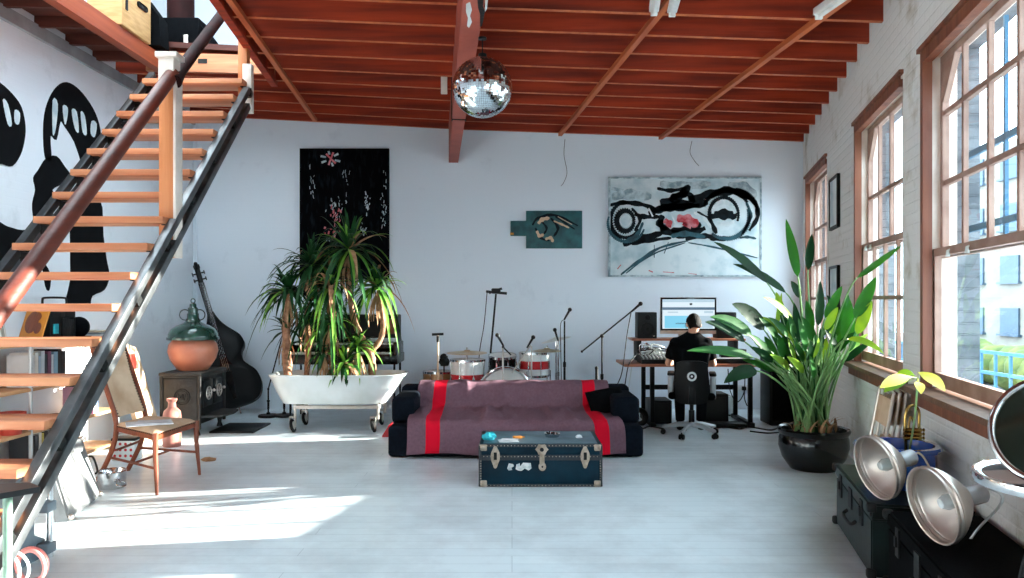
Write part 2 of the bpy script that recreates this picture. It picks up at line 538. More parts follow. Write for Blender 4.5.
# ================================================================== THE ROOM
OUT = V((0.9724, -0.2334, 0))           # outward normal of the skewed right wall
def RW(Y, off, z):
    return V((wallx(Y), Y, z)) + OUT * off
def rbox(mb, Y0, Y1, o0, o1, z0, z1):
    return mb.prism([RW(Y0, o0, z0), RW(Y1, o0, z0), RW(Y1, o0, z1), RW(Y0, o0, z1)], OUT * (o1 - o0))

mb = MB(); mb.box((-.2, 3.9, -.05), (9.6, 13.4, .1)); struct('floor', mb, 'floor')
mb = MB(); mb.box((-.2, BACK + .1, 3.3), (9.2, .2, 6.6)); struct('wall_back', mb, 'wall_white')
mb = MB(); mb.box((-1.7, -2.75, 2.1), (5.6, .1, 4.2)); struct('wall_front', mb, 'wall_white')
mb = MB(); mb.box((LEFT - .1, 4.0, 3.3), (.2, 13.3, 6.6)); struct('wall_left', mb, 'wall_left')
# shading along the head of the left wall, put in as a grey band
mb = MB(); mb.box((LEFT + .02, 4.0, 3.97), (.04, 12.9, .12)); struct('shade_band', mb, 'wall_shade')

WINS = [('window_1', 8.57, 10.18, 4, 1.98, [2.43], [1.52], 2),
        ('window_2', 5.45, 7.07, 4, 1.98, [2.43], [1.52], 2),
        ('window_3', 2.20, 4.99, 7, 1.80, [2.70, 2.25], [], 3),
        ('window_4', -1.6, 1.3, 7, 1.80, [2.70, 2.25], [], 3)]
Z0, Z1 = .93, 3.10
mb = MB()
edges = [10.6]
for w in WINS:
    edges += [w[2], w[1]]
edges.append(-2.8)
for a, b in zip(edges[0::2], edges[1::2]):
    rbox(mb, b, a, 0, .2, 0, 4.1)
for w in WINS:
    rbox(mb, w[1], w[2], 0, .2, 0, Z0); rbox(mb, w[1], w[2], 0, .2, Z1, 4.1)
struct('wall_right', mb, 'wall_right')
mb = MB()
for a, b in zip(edges[0::2], edges[1::2]):
    rbox(mb, b, a, .21, .34, -1, 4.4)
for w in WINS:
    rbox(mb, w[1], w[2], .21, .34, -1, Z0 - .06); rbox(mb, w[1], w[2], .21, .34, Z1 + .03, 4.4)
struct('wall_outside', mb, 'ext_brick')

def window(name, Y0, Y1, ncol, zm, upbars, lowbars, k):
    mb = MB(); cw = .055
    rbox(mb, Y0, Y0 + cw, .015, .045, Z0, Z1)
    rbox(mb, Y1 - cw, Y1, -.012, .045, Z0, Z1 + .02)
    rbox(mb, Y0 + cw, Y1 - cw, -.012, .045, Z1 - cw, Z1 + .02)
    rbox(mb, Y0 - .02, Y1 + .02, -.03, .0, Z1 + .02, Z1 + .05)
    fr = struct(name, mb, 'frame_wood'); mb = MB()
    for a, b in ((Y0, Y0 + .025), (Y1 - .025, Y1)):                       # jambs and parting beads
        rbox(mb, a, b, .045, .2, Z0, Z1)
    rbox(mb, Y0 + .025, Y1 - .025, .045, .2, Z1 - .025, Z1)
    struct('jamb', mb, 'post_white', fr)
    a, b = Y0 + .03, Y1 - .03
    def sash(nm, o0, z0, z1, bars, muntins, head, br):
        mb = MB(); st = .045
        rbox(mb, a, a + st, o0, o0 + .04, z0, z1); rbox(mb, b - st, b, o0, o0 + .04, z0, z1)
        rbox(mb, a + st, b - st, o0, o0 + .04, z0, z0 + br); rbox(mb, a + st, b - st, o0, o0 + .04, z1 - .05, z1)
        if muntins:
            for i in range(1, ncol):
                y = a + (b - a) * i / ncol
                rbox(mb, y - .016, y + .016, o0 + .006, o0 + .034, z0 + br, z1 - .05)
        for z in bars:
            rbox(mb, a + st, b - st, o0 + .004, o0 + .036, z - .016, z + .016)
        if head:                                                         # haunched upper corners
            for s, y in ((1, a + st), (-1, b - st)):
                mb.prism([RW(y, o0 + .003, z1 - .3), RW(y + s * .22, o0 + .003, z1 - .05), RW(y, o0 + .003, z1 - .05)], OUT * .034)
        o = struct(nm, mb, 'sash_wood', fr)
        mb = MB(); rbox(mb, a + .02, b - .02, o0 + .018, o0 + .022, z0 + .02, z1 - .02)
        struct('pane', mb, 'glass', o)
        return o
    sash('upper_sash', .10, zm - .03, Z1 - .028, upbars, True, True, .06)
    lo = sash('lower_sash', .055, Z0 + .02, zm + .03, lowbars, k == 2, False, .085)
    mb = MB()
    for y in (lerp(a, b, .88), lerp(a, b, .76)):                         # small sash lifts
        mb.tube([RW(y, .06, zm + .01), RW(y, .045, zm - .0), RW(y, .045, zm - .035)], [.006, .009, .014], 8)
    struct('sash_lift', mb, 'enamel_white', lo)
    mb = MB(); rbox(mb, Y0 - .13, Y1 + .13, -.11, .13, Z0 - .03, Z0 + .005); struct('sill', mb, 'sill_wood', fr)
    mb = MB(); rbox(mb, Y0 - .1, Y1 + .1, -.04, .0, Z0 - .12, Z0 - .055)
    rbox(mb, Y0 - .1, Y1 + .1, -.06, .0, Z0 - .055, Z0 - .03); struct('apron', mb, 'frame_wood', fr)
    if k == 3:
        mb = MB()
        for z in (2.42, 1.95):
            rbox(mb, Y0, Y1, .24, .26, z - .02, z + .02)
        for i in (1, 3, 5):
            y = lerp(Y0, Y1, i / 7 + .05); rbox(mb, y - .012, y + .012, .24, .26, 1.82, Z1)
        struct('outer_bar', mb, 'ext_blue', fr)
    return fr
for w in WINS:
    window(*w)

# ---- ceiling: deck above exposed joists
def jz(X):                              # underside of the joists, the roof falls to the right
    return 3.81 - .035 * X if X > -.8 else 3.838 + (-.8 - X) * .052
def beamx(Y): return -.806 + .1 * (BACK - Y)
def trimx(Y): return -2.64 + .12 * (8.35 - Y)
JD = .27
def joist(a, b, m_):
    mb = MB(); mb.bar(a, b, .048, JD)
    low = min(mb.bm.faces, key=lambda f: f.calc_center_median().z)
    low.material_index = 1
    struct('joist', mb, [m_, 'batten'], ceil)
mb = MB()
def deck(x0a, x1a, Ya, x0b, x1b, Yb, t=.06):
    q = [V((x, Y, jz(x) + JD)) for x, Y in ((x0a, Ya), (x1a, Ya), (x1b, Yb), (x0b, Yb))]
    mb.prism(q, (0, 0, t))
FRONT = -2.8
deck(-.8, wallx(FRONT) + .15, FRONT, -.8, 4.15, BACK)
deck(trimx(4.0), -.8, 4.0, trimx(8.3), -.8, 8.3)
deck(LEFT, -.8, FRONT, LEFT, -.8, 4.0)
deck(LEFT, -.8, 8.3, LEFT, -.8, BACK)
mb.prism([V((LEFT, 4.0, 4.11)), V((-3.86, 4.0, 4.11)), V((-3.86, 8.3, 4.11)), V((LEFT, 8.3, 4.11))], (0, 0, .06))
ceil = struct('ceiling', mb, 'deck')
Y = 10.40
k = 0
while Y > 0.4:
    xr = wallx(Y) + .06
    joist((beamx(Y) + .06, Y, jz(beamx(Y) + .06) + JD / 2), (xr, Y, jz(xr) + JD / 2), 'joist')
    xl = LEFT if (Y > 8.36 or Y < 3.95) else trimx(Y)
    joist((beamx(Y) - .06, Y - .02, jz(-.85) + JD / 2), (xl, Y - .02, jz(xl) + JD / 2), 'joist')
    if xl != LEFT:
        mb = MB(); mb.bar((-3.92, Y, jz(-3.92) + .05), (LEFT, Y, jz(LEFT) + .04), .048, .1); struct('joist', mb, 'deck', ceil)
    Y -= .485; k += 1
# main beam, splice strap and the battens
mb = MB(); mb.bar((beamx(8.02), 8.02, 3.66), (beamx(.5), .5, 3.66), .14, .52); bm_ = struct('ceiling_beam', mb, 'beam', ceil)
mb = MB(); mb.bar((beamx(BACK), BACK, 3.65), (beamx(8.0), 8.0, 3.65), .13, .52); struct('ceiling_beam', mb, 'beam', ceil)
mb = MB(); mb.bar((beamx(8.06), 8.06, 3.66), (beamx(7.98), 7.98, 3.66), .155, .535); struct('beam_strap', mb, 'iron', ceil)
for (pts, m_) in (([(466, 4), (470, 2), (472, 10), (470, 16), (472, 22), (469, 28), (467, 26), (468, 18), (466, 12)], 'enamel_white'), ([(477, -4), (484, -4), (483, 6), (485, 12), (482, 26), (480, 27), (480, 14), (478, 8)], 'iron'), ([(485, 0), (488, -2), (487, 9), (485, 12)], 'enamel_white')):
    mb = MB(); mb.prism([V(((px - 512) / F * (1.8985 * F / (300 - py)), 1.8985 * F / (300 - py), 3.3985)) for px, py in pts], (0, 0, .002)); struct('beam_paint_chip', mb, m_, ceil)
def batten(p0, p1, w=.05, h=.045, mat='batten'):
    mb = MB(); mb.bar(p0, p1, w, h); struct('batten', mb, mat, ceil)

batten((.657, 10.4, jz(.657) - .022), (1.35, 4.2, jz(1.35) - .022))
batten((2.03, 10.4, jz(2.03) - .022), (2.56, 4.2, jz(2.56) - .022))
batten((-2.64, 10.2, jz(-2.64) - .022), (-2.2, 5.6, jz(-2.2) - .022))
# stair opening: trimmer on its right, the loft beam on its left, header at the far end
mb = MB(); mb.bar((trimx(8.5), 8.5, jz(-2.66) + .08), (trimx(3.9), 3.9, jz(-2.2) + .08), .07, .26); struct('trimmer_joist', mb, 'joist', ceil)
mb = MB(); mb.bar((-3.87, 8.36, 4.09), (-3.87, 3.9, 4.09), .1, .17); struct('loft_beam', mb, 'loft_beam', ceil)
mb = MB(); mb.bar((-4.0, 8.33, 4.11), (-2.6, 8.33, 4.07), .05, .2); struct('header_joist', mb, 'tread', ceil)
mb = MB(); mb.box((-3.38, 8.303, 4.11), (.1, .006, .05)); struct('header_socket', mb, 'iron', ceil)

# ---- unseen loft parts added to control daylight over the stair opening
mb = MB(); mb.box((-1.3, 6.2, 5.4), (.1, 8.6, 2.2)); struct('loft_sun_block', mb, 'wall_white')  # out of view, added to keep low sun off the left wall
mb = MB(); mb.box((-2.9, 9.4, 6.55), (3.2, 2.2, .1)); mb.box((-2.9, 2.4, 6.55), (3.2, 1.0, .1)); struct('open_loft_roof', mb, 'wall_white')  # added roof slabs; gap between them lets sky light down the stairs

# ---- a few things fixed to the structure
def lamp(name_label, p0, p1):
    t = thing('strip_light', name_label, 'strip light', (V(p0) + V(p1)) / 2)
    mb = MB(); mb.bar(p0, p1, .075, .05, .006); obj('housing', mb, 'tube', t)
    mb = MB(); d = (V(p1) - V(p0)).normalized() * .03; mb.cyl(V(p0) + d + V((0, 0, -.04)), V(p1) - d + V((0, 0, -.04)), .015); obj('lamp_tube', mb, 'tube', t)
    mb = MB()
    for q in (V(p0) + d * .6, V(p1) - d * .6): mb.box(q + V((0, 0, -.035)), (.05, .03, .045), .004)
    obj('lamp_holder', mb, 'tube', t)
lamp('white strip light beside the first batten, left of the close pair overhead', at(654, 9, 5.85), at(659, -31, 5.0))
lamp('white strip light beside the first batten, right of the close pair overhead', at(672, 10, 5.85), at(683, -31, 5.0))
lamp('lone white strip light overhead near the right wall', at(818, 12, 5.5), at(860, -18, 4.8))
mb = MB(); mb.box((xat(444, 8.4), 8.415, zat(80, 8.4)), (.07, .03, .3), .004)
solo('white_board', mb, 'post_white', 'short white painted board fixed upright to a joist left of the mirror ball', 'board')
mb = MB(); mb.tube(smoothpath([at(565, 139, 10.38), at(564, 155, 10.42), at(567, 172, 10.4), at(564, 182, 10.36), at(561, 186, 10.37)]), .0035, 6)
solo('hanging_wire', mb, 'black', 'thin bare wire dangling on the back wall between the two right-hand paintings and ceiling', 'wire')
mb = MB(); mb.tube(smoothpath([at(692, 141, 10.38), at(690, 152, 10.42), at(694, 160, 10.4), at(699, 166, 10.4)]), .0035, 6)
solo('hanging_wire', mb, 'black', 'short thin wire curling down above the motorcycle painting', 'wire')
mb = MB(); mb.cyl((LEFT + .07, BACK - .06, .05), (LEFT + .07, BACK - .06, 3.9), .014, seg=8); struct('trim_2', mb, 'wall_white')
for (px, py) in ((743, 388), (766, 388)):
    t = thing('wall_socket', 'white wall socket with black plug, %s under the desk end' % ('nearer the man' if px < 750 else 'farther from the man'), 'socket', (xat(px, BACK), BACK, zat(py, BACK)))
    mb = MB(); mb.box((xat(px, BACK), BACK - .012, zat(py, BACK)), (.15, .024, .09), .006); obj('socket_plate', mb, 'socket', t)
    mb = MB(); mb.box((xat(px, BACK), BACK - .045, zat(py, BACK)), (.055, .05, .055), .01); mb.tube(smoothpath([(xat(px, BACK), BACK - .06, zat(py + 1, BACK)), (xat(px, BACK), BACK - .07, zat(py + 10, BACK)), (xat(px + 3, BACK), BACK - .05, .05)]), .007, 6); obj('plug', mb, 'black', t)

# ================================================================== STAIRCASE
ZT = lambda Y: 2.10 + (Y - 5.438) * .908
st = thing('staircase', 'open wooden-tread staircase with steel stringers climbing past the mural to the loft', 'staircase', (-2.96, 3.4, 0))
for k in range(-9, 8):
    d = 5.438 + .229 * k; z = 2.10 + .208 * k
    mb = MB(); mb.box((-2.965, d + .135, z - .024), (.93, .27, .048), .004); obj('tread', mb, 'tread', st)
for x, mt in ((-2.475, 'steel'), (-3.46, 'steel_dark')):
    mb = MB()
    YE = 7.1 if x > -3 else 7.32
    mb.bar((x, 3.36, ZT(3.36) - .14), (x, YE, ZT(YE) - .14), .06, .058, .004)
    so = obj('stringer', mb, mt, st)
    mb = MB(); mb.bar((x, 3.52, ZT(3.52) - .295), (x, YE, ZT(YE) - .295), .06, .058, .004); obj('lower_flange', mb, mt, so)
    for i in range(9):
        mb = MB(); Y = 3.7 + i * .43; mb.bar((x, Y, ZT(Y) - .217), (x, Y + .05, ZT(Y + .05) - .217), .035, .07); obj('spacer', mb, 'iron', so)
    for k in range(-9, 8):
        mb = MB()
        d = 5.438 + .229 * k; z = 2.10 + .208 * k
        sx = 1 if x < -3 else -1
        mb.box((x + sx * .05, d + .15, z - .052), (.05, .12, .008)); mb.box((x + sx * .028, d + .15, z - .085), (.008, .1, .07))
        obj('tread_bracket', mb, 'iron', so)
RZ = lambda Y: ZT(Y) + .92
mb = MB(); mb.tube([(-2.5, 3.2, RZ(3.2)), (-2.5, 5.6, RZ(5.6))], .05, 16); obj('handrail', mb, 'rail', st)
mb = MB(); mb.tube([(-2.46, 5.55, RZ(5.55) - .03), (-2.52, 5.75, RZ(5.75) - .08), at(224, 12, 7.1), at(236, -14, 7.5)], .048, 14); obj('handrail', mb, 'rail_dark', st)
mb = MB(); mb.box((-2.525, 5.60, 2.54), (.105, .11, 1.46), .004); po = obj('newel_post', mb, 'post', st)
mb = MB(); mb.box((-2.525, 5.60, 3.19), (.112, .117, .18), .004); mb.box((-2.52, 5.60, 3.29), (.16, .15, .04), .006); mb.box((-2.462, 5.60, 2.46), (.02, .118, 1.3), .003); obj('post_cap_lit_side', mb, 'post_white', po)  # white top piece; thin white side strip stands for window light
mb = MB(); mb.box((-2.545, 7.22, 3.75), (.085, .09, .62), .004); po = obj('upper_post', mb, 'post', st)
mb = MB(); mb.box((-2.5, 7.2, 3.5), (.085, .07, .46), .004); obj('post_splice', mb, 'post_white', po)

# things up on the loft edge
t = thing('wooden_box', 'plywood box with a slot handle sitting on the loft beam', 'box', (-3.9, 7.75, 4.18))
mb = MB(); mb.box((-3.96, 7.68, 4.45), (.34, .6, .54), .008); bx = obj('box_body', mb, 'ply', t)
mb = MB(); mb.box((-3.787, 7.78, 4.5), (.012, .2, .055), .02); obj('handle_slot', mb, 'black', t)
mb = MB(); mb.box((-3.787, 7.47, 4.5), (.01, .04, .3)); obj('corner_strip', mb, 'iron', t)
mb = MB()
mb.prism([(-4.1, 8.05, 4.2), (-3.72, 8.05, 4.2), (-3.74, 8.05, 4.5), (-3.9, 8.05, 4.72), (-4.1, 8.05, 4.7)], (0, .2, 0))
solo('black_bag', mb, 'black_cloth', 'slumped black bag behind the plywood box on the loft edge', 'bag')
t = thing('stove_flue', 'black flue pipe with metal collar rising from a box at the top of the stairs', 'flue pipe', (-3.8, 8.95, 4.35))
mb = MB(); mb.box((-3.84, 8.95, 4.56), (.46, .4, .4), .02); mb.prism([(-3.62, 8.8, 4.36), (-3.35, 8.8, 4.36), (-3.62, 8.8, 4.7)], (0, .3, 0)); obj('flue_base', mb, 'black_cloth', t)
mb = MB(); mb.cyl((-3.9, 8.95, 4.6), (-3.9, 8.95, 6.3), .15); obj('flue_pipe', mb, 'rail_dark', t)
mb = MB(); mb.cyl((-3.9, 8.95, 4.62), (-3.9, 8.95, 4.69), .16); mb.box((-3.75, 8.74, 4.45), (.05, .02, .2), .005); obj('collar', mb, 'alu', t)

# ================================================================== WALL ART
def lw(px, py, off=.004):
    Y = (LEFT + off) * F / (px - 512)
    return V((LEFT + off, Y, EYE + (300 - py) / F * Y))
def wpoly(polys, off=.006):
    mb = MB()
    for p in polys:
        n = len(p); pts = []
        for i in range(n):                                    # rounded like a brushed outline
            a_, b_, c_, d_ = (V(p[(i + k) % n] + (0,)) for k in (-1, 0, 1, 2))
            for t in (0, .33, .66):
                q = .5 * (2 * b_ + (c_ - a_) * t + (2 * a_ - 5 * b_ + 4 * c_ - d_) * t * t + (3 * b_ - a_ - 3 * c_ + d_) * t ** 3)
                pts.append(lw(q.x, q.y, .001))
        mb.prism(pts, (off, 0, 0))
    return mb
arch = [(45, 158), (43, 138), (44, 115), (49, 98), (57, 86), (66, 82), (76, 87), (86, 98), (95, 113), (100, 130), (99, 143), (92, 152), (83, 165), (74, 142), (64, 126), (60, 122), (56, 140), (50, 136), (51, 160)]
arch2 = [(-12, 78), (0, 83), (12, 94), (21, 107), (25, 126), (24, 141), (20, 155), (12, 166), (2, 164), (-8, 160), (-12, 120)]
mass = [(38, 170), (46, 158), (56, 156), (64, 166), (70, 176), (62, 184), (52, 190), (58, 200), (50, 214), (42, 226), (34, 220), (32, 204), (35, 190), (33, 178)]
col = [(72, 198), (99, 198), (103, 235), (106, 258), (109, 276), (104, 290), (92, 296), (88, 306), (66, 306), (70, 280), (70, 250)]
band = [(-14, 222), (6, 226), (22, 230), (40, 226), (52, 214), (62, 216), (52, 240), (36, 250), (24, 258), (28, 282), (12, 300), (-14, 300)]
spike = [(42, 262), (50, 274), (49, 290), (45, 286)]
mu = thing('wall_mural', 'large black abstract mural painted on the white left wall behind the stairs', 'mural', lw(60, 300, 0))
for p in (arch, arch2, mass, col, band, spike):
    obj('painted_shape', wpoly([p]), 'mural', mu)
streaks = [[(52, 100), (57, 104), (55, 128), (52, 134)], [(62, 106), (67, 108), (66, 120), (64, 124)], [(71, 110), (76, 112), (78, 132), (74, 128)], [(80, 112), (84, 116), (86, 134), (82, 132)], [(91, 121), (96, 124), (94, 137), (90, 133)],
           [(2, 100), (7, 104), (11, 124), (7, 124)], [(14, 110), (19, 113), (18, 124), (14, 122)]]
for p in streaks:
    obj('white_streak', wpoly([p], .009), 'paint_white', mu)

def bw(zx, zy, ox, oy, s, off):
    return at(ox + zx * s, oy + zy * s, BACK - off)
def stroke(mb, pts, w, off, tap=.5):
    # a flat brush stroke on a canvas facing -Y
    P = smoothpath(pts, 5) if len(pts) > 2 else [V(p) for p in pts]
    n = len(P); L = []; R = []
    for i, p in enumerate(P):
        t = (P[min(i + 1, n - 1)] - P[max(i - 1, 0)]).normalized()
        q = V((-t.z, 0, t.x))
        k = w * (tap + (1 - tap) * math.sin(PI * min(1, max(0, i / (n - 1))))) * (1 + .25 * math.sin(i * 1.7)) / 2
        L.append(p + q * k); R.append(p - q * k)
    for i in range(n - 1):
        mb.poly([L[i], L[i + 1], R[i + 1], R[i]])
def canvas(name, label, x0, x1, y0, y1, mat, depth=.04, Yw=BACK, frame=None):
    t = thing(name, label, 'painting', (xat((x0 + x1) / 2, Yw), Yw, zat(y1, Yw)))
    a, b = at(x0, y0, Yw), at(x1, y1, Yw)
    mb = MB(); mb.box(((a.x + b.x) / 2, Yw - depth / 2 - .002, (a.z + b.z) / 2), (b.x - a.x, depth, a.z - b.z), .004)
    obj('canvas', mb, mat, t)
    if frame:
        mb = MB()
        for (p, q) in ((V((a.x, 0, a.z)), V((b.x, 0, a.z))), (V((a.x, 0, b.z)), V((b.x, 0, b.z))), (V((a.x, 0, a.z)), V((a.x, 0, b.z))), (V((b.x, 0, a.z)), V((b.x, 0, b.z)))):
            mid = (p + q) / 2
            mb.box((mid.x, Yw - depth / 2 - .004, mid.z), (max(abs(q.x - p.x), 0) + .025, depth + .012, abs(q.z - p.z) + .025))
        obj('frame', mb, frame, t)
    return t
# motorcycle painting -------------------------------------------------
mt_ = canvas('motorcycle_painting', 'wide pale canvas with a black brushed motorcycle and red engine', 609, 759.5, 178.5, 276, 'canvas_white', .05, BACK, 'paint_grey')
OFF = .0585
b_ = lambda zx, zy: bw(zx, zy, 490, 160, .2832, OFF)
def ell(cx, cy, rx, ry, a0=0, a1=360, n=22):
    return [b_(cx + rx * math.cos(math.radians(lerp(a0, a1, i / n))), cy + ry * math.sin(math.radians(lerp(a0, a1, i / n)))) for i in range(n + 1)]
S = .0039                                   # metres per zoom unit on the canvas
layers = {'paint_grey': [], 'paint_black': [], 'paint_teal': [], 'paint_red': [], 'paint_white': []}
K, T, R_, G_, Wt = layers['paint_black'], layers['paint_teal'], layers['paint_red'], layers['paint_grey'], layers['paint_white']
K += [(ell(478, 215, 30, 36), 18), (ell(478, 212, 52, 62, 30, 300), 12), ([b_(424, 160), b_(470, 150), b_(540, 158), b_(600, 180)], 14), ([b_(424, 200), b_(430, 250), b_(460, 280)], 12),
      (ell(825, 195, 52, 62, 150, 380), 12), (ell(835, 195, 85, 88, 200, 330), 16), (ell(850, 200, 98, 100, 280, 350), 14), ([b_(775, 195), b_(830, 192), b_(872, 197)], 30),
      ([b_(600, 150), b_(660, 135), b_(705, 90)], 26), ([b_(590, 100), b_(640, 108), b_(700, 98)], 12), ([b_(700, 140), b_(780, 120), b_(860, 110), b_(930, 140)], 26), ([b_(560, 190), b_(600, 175), b_(660, 165), b_(740, 160)], 22),
      ([b_(600, 210), b_(620, 250), b_(700, 262), b_(760, 240)], 24), ([b_(470, 300), b_(540, 275), b_(610, 258)], 20), ([b_(690, 280), b_(760, 268), b_(800, 278), b_(860, 275)], 16),
      ([b_(885, 120), b_(935, 150), b_(945, 200), b_(915, 250)], 14), ([b_(640, 150), b_(650, 130), b_(700, 120), b_(720, 150)], 20), ([b_(510, 190), b_(545, 200), b_(600, 200)], 14)]
K += [([b_(600, 170), b_(680, 160), b_(770, 150)], 30), ([b_(730, 185), b_(775, 215), b_(800, 260)], 16), ([b_(610, 195), b_(600, 225), b_(625, 245)], 22), ([b_(640, 250), b_(700, 245), b_(745, 225)], 24), ([b_(500, 170), b_(530, 210), b_(510, 250)], 10), ([b_(555, 165), b_(580, 185), b_(565, 205)], 12), ([b_(640, 275), b_(560, 285), b_(500, 298)], 12)]
T += [(ell(482, 222, 66, 66, 20, 200), 10), ([b_(540, 220), b_(520, 262), b_(480, 285)], 10), (ell(835, 200, 80, 78, -20, 130), 14), ([b_(462, 405), b_(520, 360), b_(600, 310), b_(700, 285)], 8), ([b_(480, 400), b_(570, 335), b_(690, 292)], 5), ([b_(700, 292), b_(800, 310), b_(945, 346)], 5),
      ([b_(880, 275), b_(910, 272), b_(940, 278)], 8), ([b_(580, 300), b_(580, 345)], 4), ([b_(630, 290), b_(615, 330)], 4), ([b_(640, 270), b_(690, 260), b_(760, 272)], 16), ([b_(905, 150), b_(920, 200), b_(890, 262)], 10)]
R_ += [([b_(615, 212), b_(632, 225), b_(628, 236)], 20), ([b_(660, 205), b_(700, 212), b_(735, 230)], 30), ([b_(680, 225), b_(710, 238)], 16), ([b_(450, 385), b_(462, 370)], 5), ([b_(560, 390), b_(575, 396)], 6), ([b_(610, 395), b_(650, 398)], 4), ([b_(700, 400), b_(730, 404)], 3)]
G_ += [([b_(430, 130), b_(500, 122), b_(570, 130)], 30), ([b_(600, 84), b_(680, 92), b_(780, 84)], 26), ([b_(840, 90), b_(900, 95), b_(940, 130)], 26), ([b_(430, 100), b_(470, 110)], 20)]
Wt += [(ell(825, 198, 40, 50, 190, 350), 14), ([b_(800, 225), b_(840, 228), b_(862, 215)], 12), ([b_(640, 190), b_(655, 225)], 8), ([b_(560, 170), b_(575, 200)], 8), ([b_(720, 185), b_(760, 210), b_(780, 240)], 10), (ell(478, 214, 18, 20, 0, 330), 5)]
for i, (mt, nm) in enumerate((('paint_grey', 'grey_strokes'), ('paint_black', 'black_strokes'), ('paint_teal', 'teal_strokes'), ('paint_red', 'red_strokes'), ('paint_white', 'white_strokes'))):
    mb = MB()
    for pts, w in layers[mt]:
        stroke(mb, [p - V((0, .0009 * i, 0)) for p in pts], w * S * 1.2, 0)
        if mt != 'paint_black':
            obj(nm[:-1], mb, mt, mt_, smooth=0); mb = MB()
    if mt == 'paint_black': obj(nm[:-1], mb, mt, mt_, smooth=0)
# small teal board with side tab --------------------------------------
tb = canvas('teal_painting', 'small dark teal board painting with a smaller tab on its left', 526, 582, 211, 248.5, 'teal_board', .03)
a, b = at(510.5, 221, BACK), at(526.5, 236, BACK)
mb = MB(); mb.box(((a.x + b.x) / 2, BACK - .017, (a.z + b.z) / 2), (b.x - a.x, .03, a.z - b.z), .003); tab = obj('side_tab', mb, 'teal_board', tb)
mb = MB(); mb.box((at(512, 234, BACK).x, BACK - .034, at(512, 234, BACK).z), (.05, .006, .03)); obj('orange_mark', mb, 'orange', tab)
OFF = .035
mb = MB()
for pts, w in (([b_(150, 230), b_(170, 205), b_(230, 195), b_(310, 232)], 10), ([b_(160, 240), b_(180, 275), b_(210, 285)], 9), ([b_(215, 205), b_(240, 240), b_(225, 270)], 10), ([b_(230, 200), b_(270, 225), b_(300, 245)], 6), ([b_(180, 215), b_(200, 240), b_(190, 262)], 8)):
    stroke(mb, pts, w * S, 0); obj('black_stroke', mb, 'paint_black', tb, smooth=0); mb = MB()
OFF = .037
mb = MB()
for pts, w in (([b_(170, 225), b_(185, 210), b_(210, 205)], 14), ([b_(165, 250), b_(175, 268), b_(190, 262)], 12), ([b_(225, 215), b_(255, 228), b_(280, 240)], 7), ([b_(195, 280), b_(215, 275), b_(222, 290)], 12), ([b_(240, 200), b_(290, 228)], 4)):
    stroke(mb, pts, w * S, 0); obj('tan_stroke', mb, 'hide', tb, smooth=0); mb = MB()
# tall dark canvas ----------------------------------------------------
dk = canvas('abstract_picture', 'tall almost black canvas with red and white splashes behind the potted yuccas', 300.5, 389.5, 149, 279, 'dark_canvas', .045)
OFF = .048
b_ = lambda zx, zy: bw(zx, zy, 250, 140, .2594, OFF)
rr = random.Random(3)
def splat(mb, cx, cy, rx, ry, n, w):
    for i in range(n):
        x = cx + rr.gauss(0, rx * .5); y = cy + rr.gauss(0, ry * .5)
        stroke(mb, [b_(x, y), b_(x + rr.uniform(-4, 4), y + rr.uniform(4, 16))], w * rr.uniform(.4, 1.2) * .0035, 0)
mb = MB()
for a in (20, 75, 150, 200, 260, 320):
    ca, sa = math.cos(math.radians(a)), math.sin(math.radians(a))
    stroke(mb, [b_(310 + 18 * ca, 72 + 16 * sa), b_(310 + 40 * ca, 72 + 30 * sa)], 14 * .0035, 0)
splat(mb, 235, 160, 14, 60, 14, 4); splat(mb, 330, 250, 40, 50, 26, 6); splat(mb, 450, 240, 14, 40, 16, 8); splat(mb, 515, 240, 12, 110, 22, 5); splat(mb, 440, 340, 16, 20, 9, 8); splat(mb, 365, 140, 24, 30, 9, 4); splat(mb, 330, 380, 40, 20, 12, 7)
obj('pale_splash', mb, 'paint_grey', dk, smooth=0)
OFF = .05
mb = MB()
for a in (45, 110, 225, 290):
    ca, sa = math.cos(math.radians(a)), math.sin(math.radians(a))
    stroke(mb, [b_(312, 72), b_(312 + 26 * ca, 72 + 26 * sa)], 13 * .0035, 0)
splat(mb, 330, 285, 24, 40, 22, 9); splat(mb, 315, 350, 26, 20, 14, 12); splat(mb, 360, 350, 16, 14, 8, 10)
obj('red_splash', mb, 'paint_red', dk, smooth=0)
# two small frames between the far windows ----------------------------
for (Yc, z0, z1, lab) in ((8.02, 2.25, 2.80, 'black framed print high on the brick between the far windows'), (8.02, 1.32, 1.86, 'black framed print low on the brick, partly behind the big leafy plant')):
    t = thing('framed_print', lab, 'picture', RW(Yc, 0, z0))
    mb = MB(); w = .24
    for (ya, yb, za, zb) in ((Yc - w, Yc + w, z0, z0 + .03), (Yc - w, Yc + w, z1 - .03, z1), (Yc - w, Yc - w + .03, z0 + .03, z1 - .03), (Yc + w - .03, Yc + w, z0 + .03, z1 - .03)):
        rbox(mb, ya, yb, -.034, -.002, za, zb)
    rbox(mb, Yc - w + .03, Yc + w - .03, -.02, -.002, z0 + .03, z1 - .03)
    obj('frame', mb, 'black', t)
    mb = MB(); rbox(mb, Yc - w + .03, Yc + w - .03, -.024, -.021, z0 + .03, z1 - .03); obj('print', mb, 'canvas_white', t)

